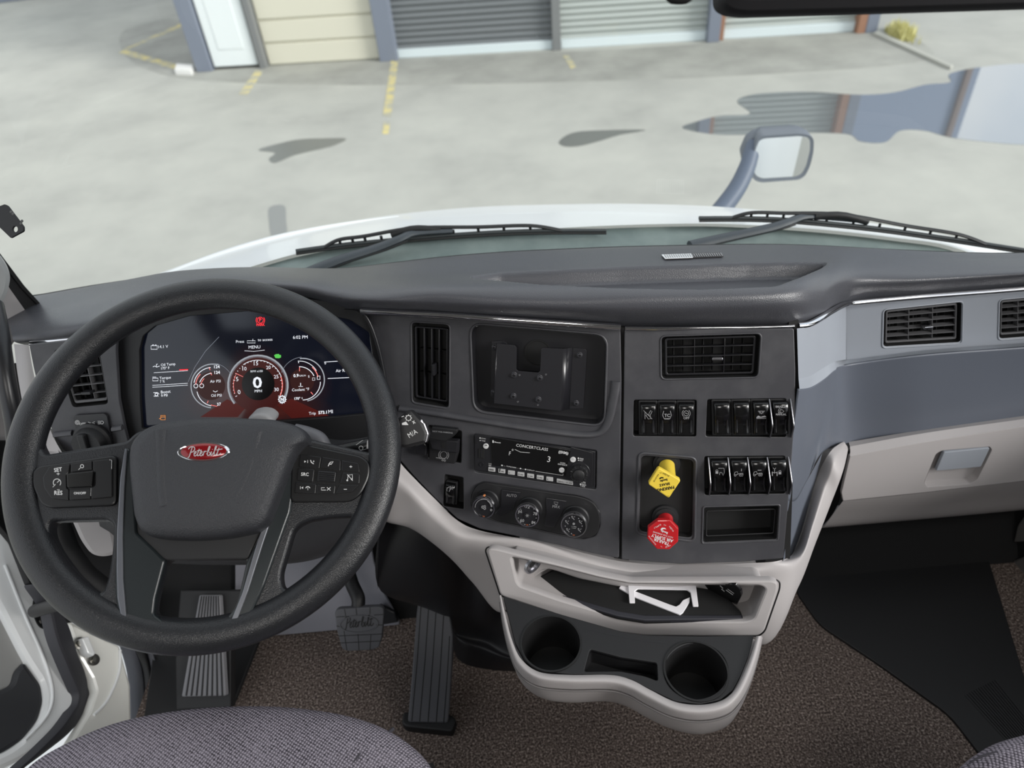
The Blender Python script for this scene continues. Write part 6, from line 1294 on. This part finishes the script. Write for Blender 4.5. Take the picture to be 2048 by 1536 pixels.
# A pillar with its seal, handle and the wall in front of it
pil = empty('trim_4', Vector((-.9, .95, .75)), 'light grey front pillar trim with black seal at the left', 'pillar'); pil['kind'] = 'structure'
FPl = Fr(D(20, 620, 1.22), Vector((.66, .75, 0)), Vector((-.25, -.3, 1)))
ppx('pillar_trim', FPl, [(-90, 380), (-20, 480), (0, 520), (26, 575), (72, 640), (60, 665), (24, 690), (36, 760), (60, 860), (110, 1000), (60, 1010), (-90, 900)], .01, .02, LITE, pil, -.02, bev=.006)
ppx('seal', FPl.off(-.016), [(-90, 330), (-30, 450), (0, 505), (50, 572), (104, 632), (66, 650), (24, 590), (-30, 520), (-100, 430)], .004, .016, RUBD, pil, 0, bev=.004)
ppx('seal_lip', FPl.off(.001), [(-30, 452), (0, 506), (50, 573), (104, 632), (98, 634), (44, 578), (-4, 516), (-36, 462)], 0, .004, RUBF, pil, 0, bev=.001)
ppx('pillar_boss', FPl.off(.03), [(-40, 480), (0, 506), (18, 530), (27, 556), (20, 590), (0, 622), (-40, 640)], .012, .03, M('grey_boss', (158, 160, 160), .4), pil, -.03, bev=.01)
gh = empty('grab_handle', D(20, 780, 1.1), 'curved black grab handle on the left front pillar', 'handle')
tube('bar', [D(-12, 610, 1.12), D(-2, 660, 1.10), D(6, 720, 1.09), D(16, 780, 1.09), D(28, 840, 1.10), D(34, 900, 1.12), D(40, 960, 1.14)], .0135, SATN, gh, 14, n=40)
tube('upper_panel', [D(20, 730, 1.18), D(34, 800, 1.18), D(60, 880, 1.18), D(90, 980, 1.2)], .02, M('pillar_grey', (70, 68, 66), .6), gh, 10, n=16)  # even warm grey tube behind the handle bar
# door panel low at the far left, beside the wheel
ppx('upper_trim', FD.off(-.02), [(-80, 840), (0, 870), (10, 940), (14, 1000), (0, 1040), (-80, 1030)], .004, .02, M('door_dark', (60, 60, 62), .5), dr, -.02, bev=.004)
ppx('dark_gap', FS2.off(-.012), [(-40, 880), (20, 880), (40, 1000), (60, 1100), (110, 1180), (165, 1240), (140, 1246), (60, 1168), (28, 1085), (0, 1052), (-40, 1010)], .004, .01, RUBD, dr, -.01, bev=.002)
# black tab with a hole
FTb = Fr(D(22, 445, 1.02), RR, UU)
hole = [FTb.at((33 + 5 * cos(i * pi / 8), 459 + 6 * sin(i * pi / 8))) for i in range(16)]
tb_ = plate('bracket_tab', FTb, fil(FTb.L([(-30, 425), (12, 409), (18, 412), (50, 454), (50, 463), (24, 477)]), .002), .003, DARK, None, 0, [hole], .0008)
tag(tb_, 'small black tab with a round hole at the left edge of the windshield', 'bracket')
for x, y in ((22, 424), (26, 428), (42, 447), (44, 442)): lathe('grit', Fr(FTb.W((x, y), .003), FTb.u, FTb.v), [(.0022, 0), (.0015, .001), (0, .0013)], M('grit', (90, 90, 90), .8), tb_, 8)

# ------------------------------------------------------------------ passenger footwell and door bottom
FPd = Fr(Vector((1.07, .6, .3)), Vector((.12, -1, 0)), Vector((0, 0, 1)))
pd = empty('door_2', Vector((1.08, .6, 0)), 'dark passenger door panel with grey trim pieces at the right edge', 'door'); pd['kind'] = 'structure'
DG = M('mid_grey_trim', (96, 94, 92), .6)  # even mid grey of the door trim pieces
ppx('trim_piece', FPd, [(2050, 1028), (2100, 1020), (2100, 1080), (2026, 1085), (2034, 1050)], .006, .02, DG, pd, -.02, bev=.004)
ppx('trim_piece', FPd, [(1998, 1142), (2015, 1126), (2048, 1112), (2110, 1100), (2110, 1160), (2048, 1182), (2032, 1186)], .008, .02, DG, pd, -.02, bev=.005)
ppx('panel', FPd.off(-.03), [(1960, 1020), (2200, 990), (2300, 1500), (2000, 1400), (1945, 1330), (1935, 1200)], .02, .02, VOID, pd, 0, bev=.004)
for l in ([(1942, 1200), (1940, 1260), (1950, 1320)], [(1964, 1235), (1972, 1280), (1994, 1338)], [(2034, 1190), (2030, 1240), (2040, 1290)]):
    tube('panel_ridge', [FPd.W(p, -.006) for p in l], .0035, DARK, pd, 8, n=16)
for i in range(14):
    a = FPd
mt = tag(ppx('floor_mat', floorframe(.004), [(1640, 1100), (1960, 1060), (2100, 1520), (2000, 1560), (1900, 1430), (1760, 1330), (1640, 1250), (1590, 1180)], .02, .006, RUBD, None, -.004, bev=.002), 'dark ribbed mat in the passenger footwell', 'mat')  # real ribbed mat, its black extended to stand in for footwell shade
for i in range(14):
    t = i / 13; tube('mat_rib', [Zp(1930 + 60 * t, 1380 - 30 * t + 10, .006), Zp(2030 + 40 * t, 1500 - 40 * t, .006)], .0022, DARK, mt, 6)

# ------------------------------------------------------------------ wipers
def wiper(label, blade, arm, yb):
    w = empty('wiper', Yp(*arm[0]), label, 'wiper', 'windshield wipers')
    P = [Yp(*q) for q in blade]
    tube('blade', P, .0042, M('wiper_grey', (58, 62, 64), .5), w, 8, n=60)
    tube('rubber_edge', [p + Vector((0, -.004, -.004)) for p in P], .003, RUBF, w, 6, n=60)
    n = len(P); C = crs(P, 60)
    tube('bridge', [C[8], C[12] + Vector((0, 0, .012)), C[20] + Vector((0, 0, .014)), C[30] + Vector((0, 0, .022)), C[40] + Vector((0, 0, .014)), C[48] + Vector((0, 0, .012)), C[52]], .0035, RUBF, w, 8, n=50, sx=1.4)
    for i in range(12, 50, 4): tube('claw', [C[i], C[i] + Vector((0, 0, .011))], .003, RUBF, w, 6)
    tube('centre_clip', [C[26] + Vector((0, 0, .012)), C[30] + Vector((0, 0, .02)), C[34] + Vector((0, 0, .012))], .008, RUBD, w, 8, n=8)
    A = [Yp(*q) for q in arm]
    tube('arm', A, lambda t: .010 - .004 * t, M('arm_grey', (58, 64, 70), .5), w, 8, n=24, sx=1.3)
    tube('arm_spring', [p + Vector((.016, -.002, -.004)) for p in A[:max(2, len(A) - 2)]], .003, RUBD, w, 6, n=14)
    return w
wiper('left windshield wiper lying over the hood edge above the cluster', [(592, 502, 1.30), (680, 490, 1.31), (760, 482, 1.32), (900, 470, 1.33), (1050, 462, 1.34), (1212, 461, 1.34)], [(610, 548, 1.235), (680, 520, 1.26), (752, 497, 1.285), (800, 478, 1.30), (830, 466, 1.32), (905, 461, 1.33)], 1.3)
wiper('right windshield wiper lying over the hood edge on the passenger side', [(1398, 436, 1.33), (1500, 436, 1.33), (1600, 441, 1.32), (1750, 456, 1.30), (1900, 477, 1.27), (2060, 502, 1.22)], [(1380, 492, 1.25), (1450, 476, 1.27), (1540, 456, 1.29), (1575, 445, 1.30), (1620, 432, 1.32), (1720, 440, 1.31)], 1.3)

# ------------------------------------------------------------------ hood mirror
hm = empty('hood_mirror', D(1440, 430, 2.3), 'small hood mirror on a grey post at the right front of the hood', 'mirror')
MD = 2.45
tube('post', [D(1425, 440, MD), D(1450, 410, MD), D(1475, 375, MD), D(1492, 340, MD), D(1500, 315, MD), D(1508, 285, MD)], lambda t: .034 - .008 * t, M('mirror_post_grey', (86, 96, 112), .5), hm, 14, n=24)
FM = Fr(D(1568, 315, MD), Vector((1, -.05, 0)), Vector((0, -.14, 1)))
mo = [(1506, 300), (1514, 276), (1524, 270), (1600, 265), (1618, 268), (1627, 276), (1627, 300), (1620, 330), (1610, 350), (1598, 358), (1520, 364), (1505, 358), (1500, 340)]
dome('housing', FM, fil(FM.L(mo), .02), [(.6, -.10), (.85, -.08), (.97, -.04), (1, 0), (.99, .006), (.95, .004)], M('mirror_housing_grey', (100, 106, 114), .4), hm, ang=60)
ppx('glass', FM, [(1510, 302), (1518, 282), (1528, 277), (1600, 272), (1616, 275), (1620, 282), (1620, 300), (1612, 332), (1603, 348), (1592, 353), (1524, 357), (1512, 352), (1506, 338)], .012, .004, M('mirror_glass', (225, 228, 230), .02, metal=1), hm, .001, bev=.0005)
ppx('back_shell', FM.off(-.05), [(1490, 345), (1484, 310), (1496, 282), (1512, 270), (1530, 268), (1520, 300), (1508, 360)], .01, .04, M('mirror_housing_grey', (100, 106, 114), .4), hm, -.02, bev=.01)

# ------------------------------------------------------------------ sun visor and overhead
FV = Fr(D(1750, -60, .62), Vector((1, 0, 0)), Vector((0, .35, 1)))
sv = tag(ppx('sun_visor', FV, [(1446, -160), (1446, 2), (1452, 14), (1470, 24), (1500, 27), (1700, 22), (2060, 11), (2400, 0), (2400, -160)], .004, .03, M('visor_black', (16, 15, 20), .8), None, -.015, bev=.01), 'black padded sun visor across the top right of the windshield', 'sun visor')
cl2 = tag(tube('visor_clip', [D(1338, -10, .6), D(1345, -2, .6), D(1372, -2, .6), D(1380, -12, .6)], .004, VOID, None, 8, n=10), 'tiny black visor clip at the top edge of the windshield', 'clip')
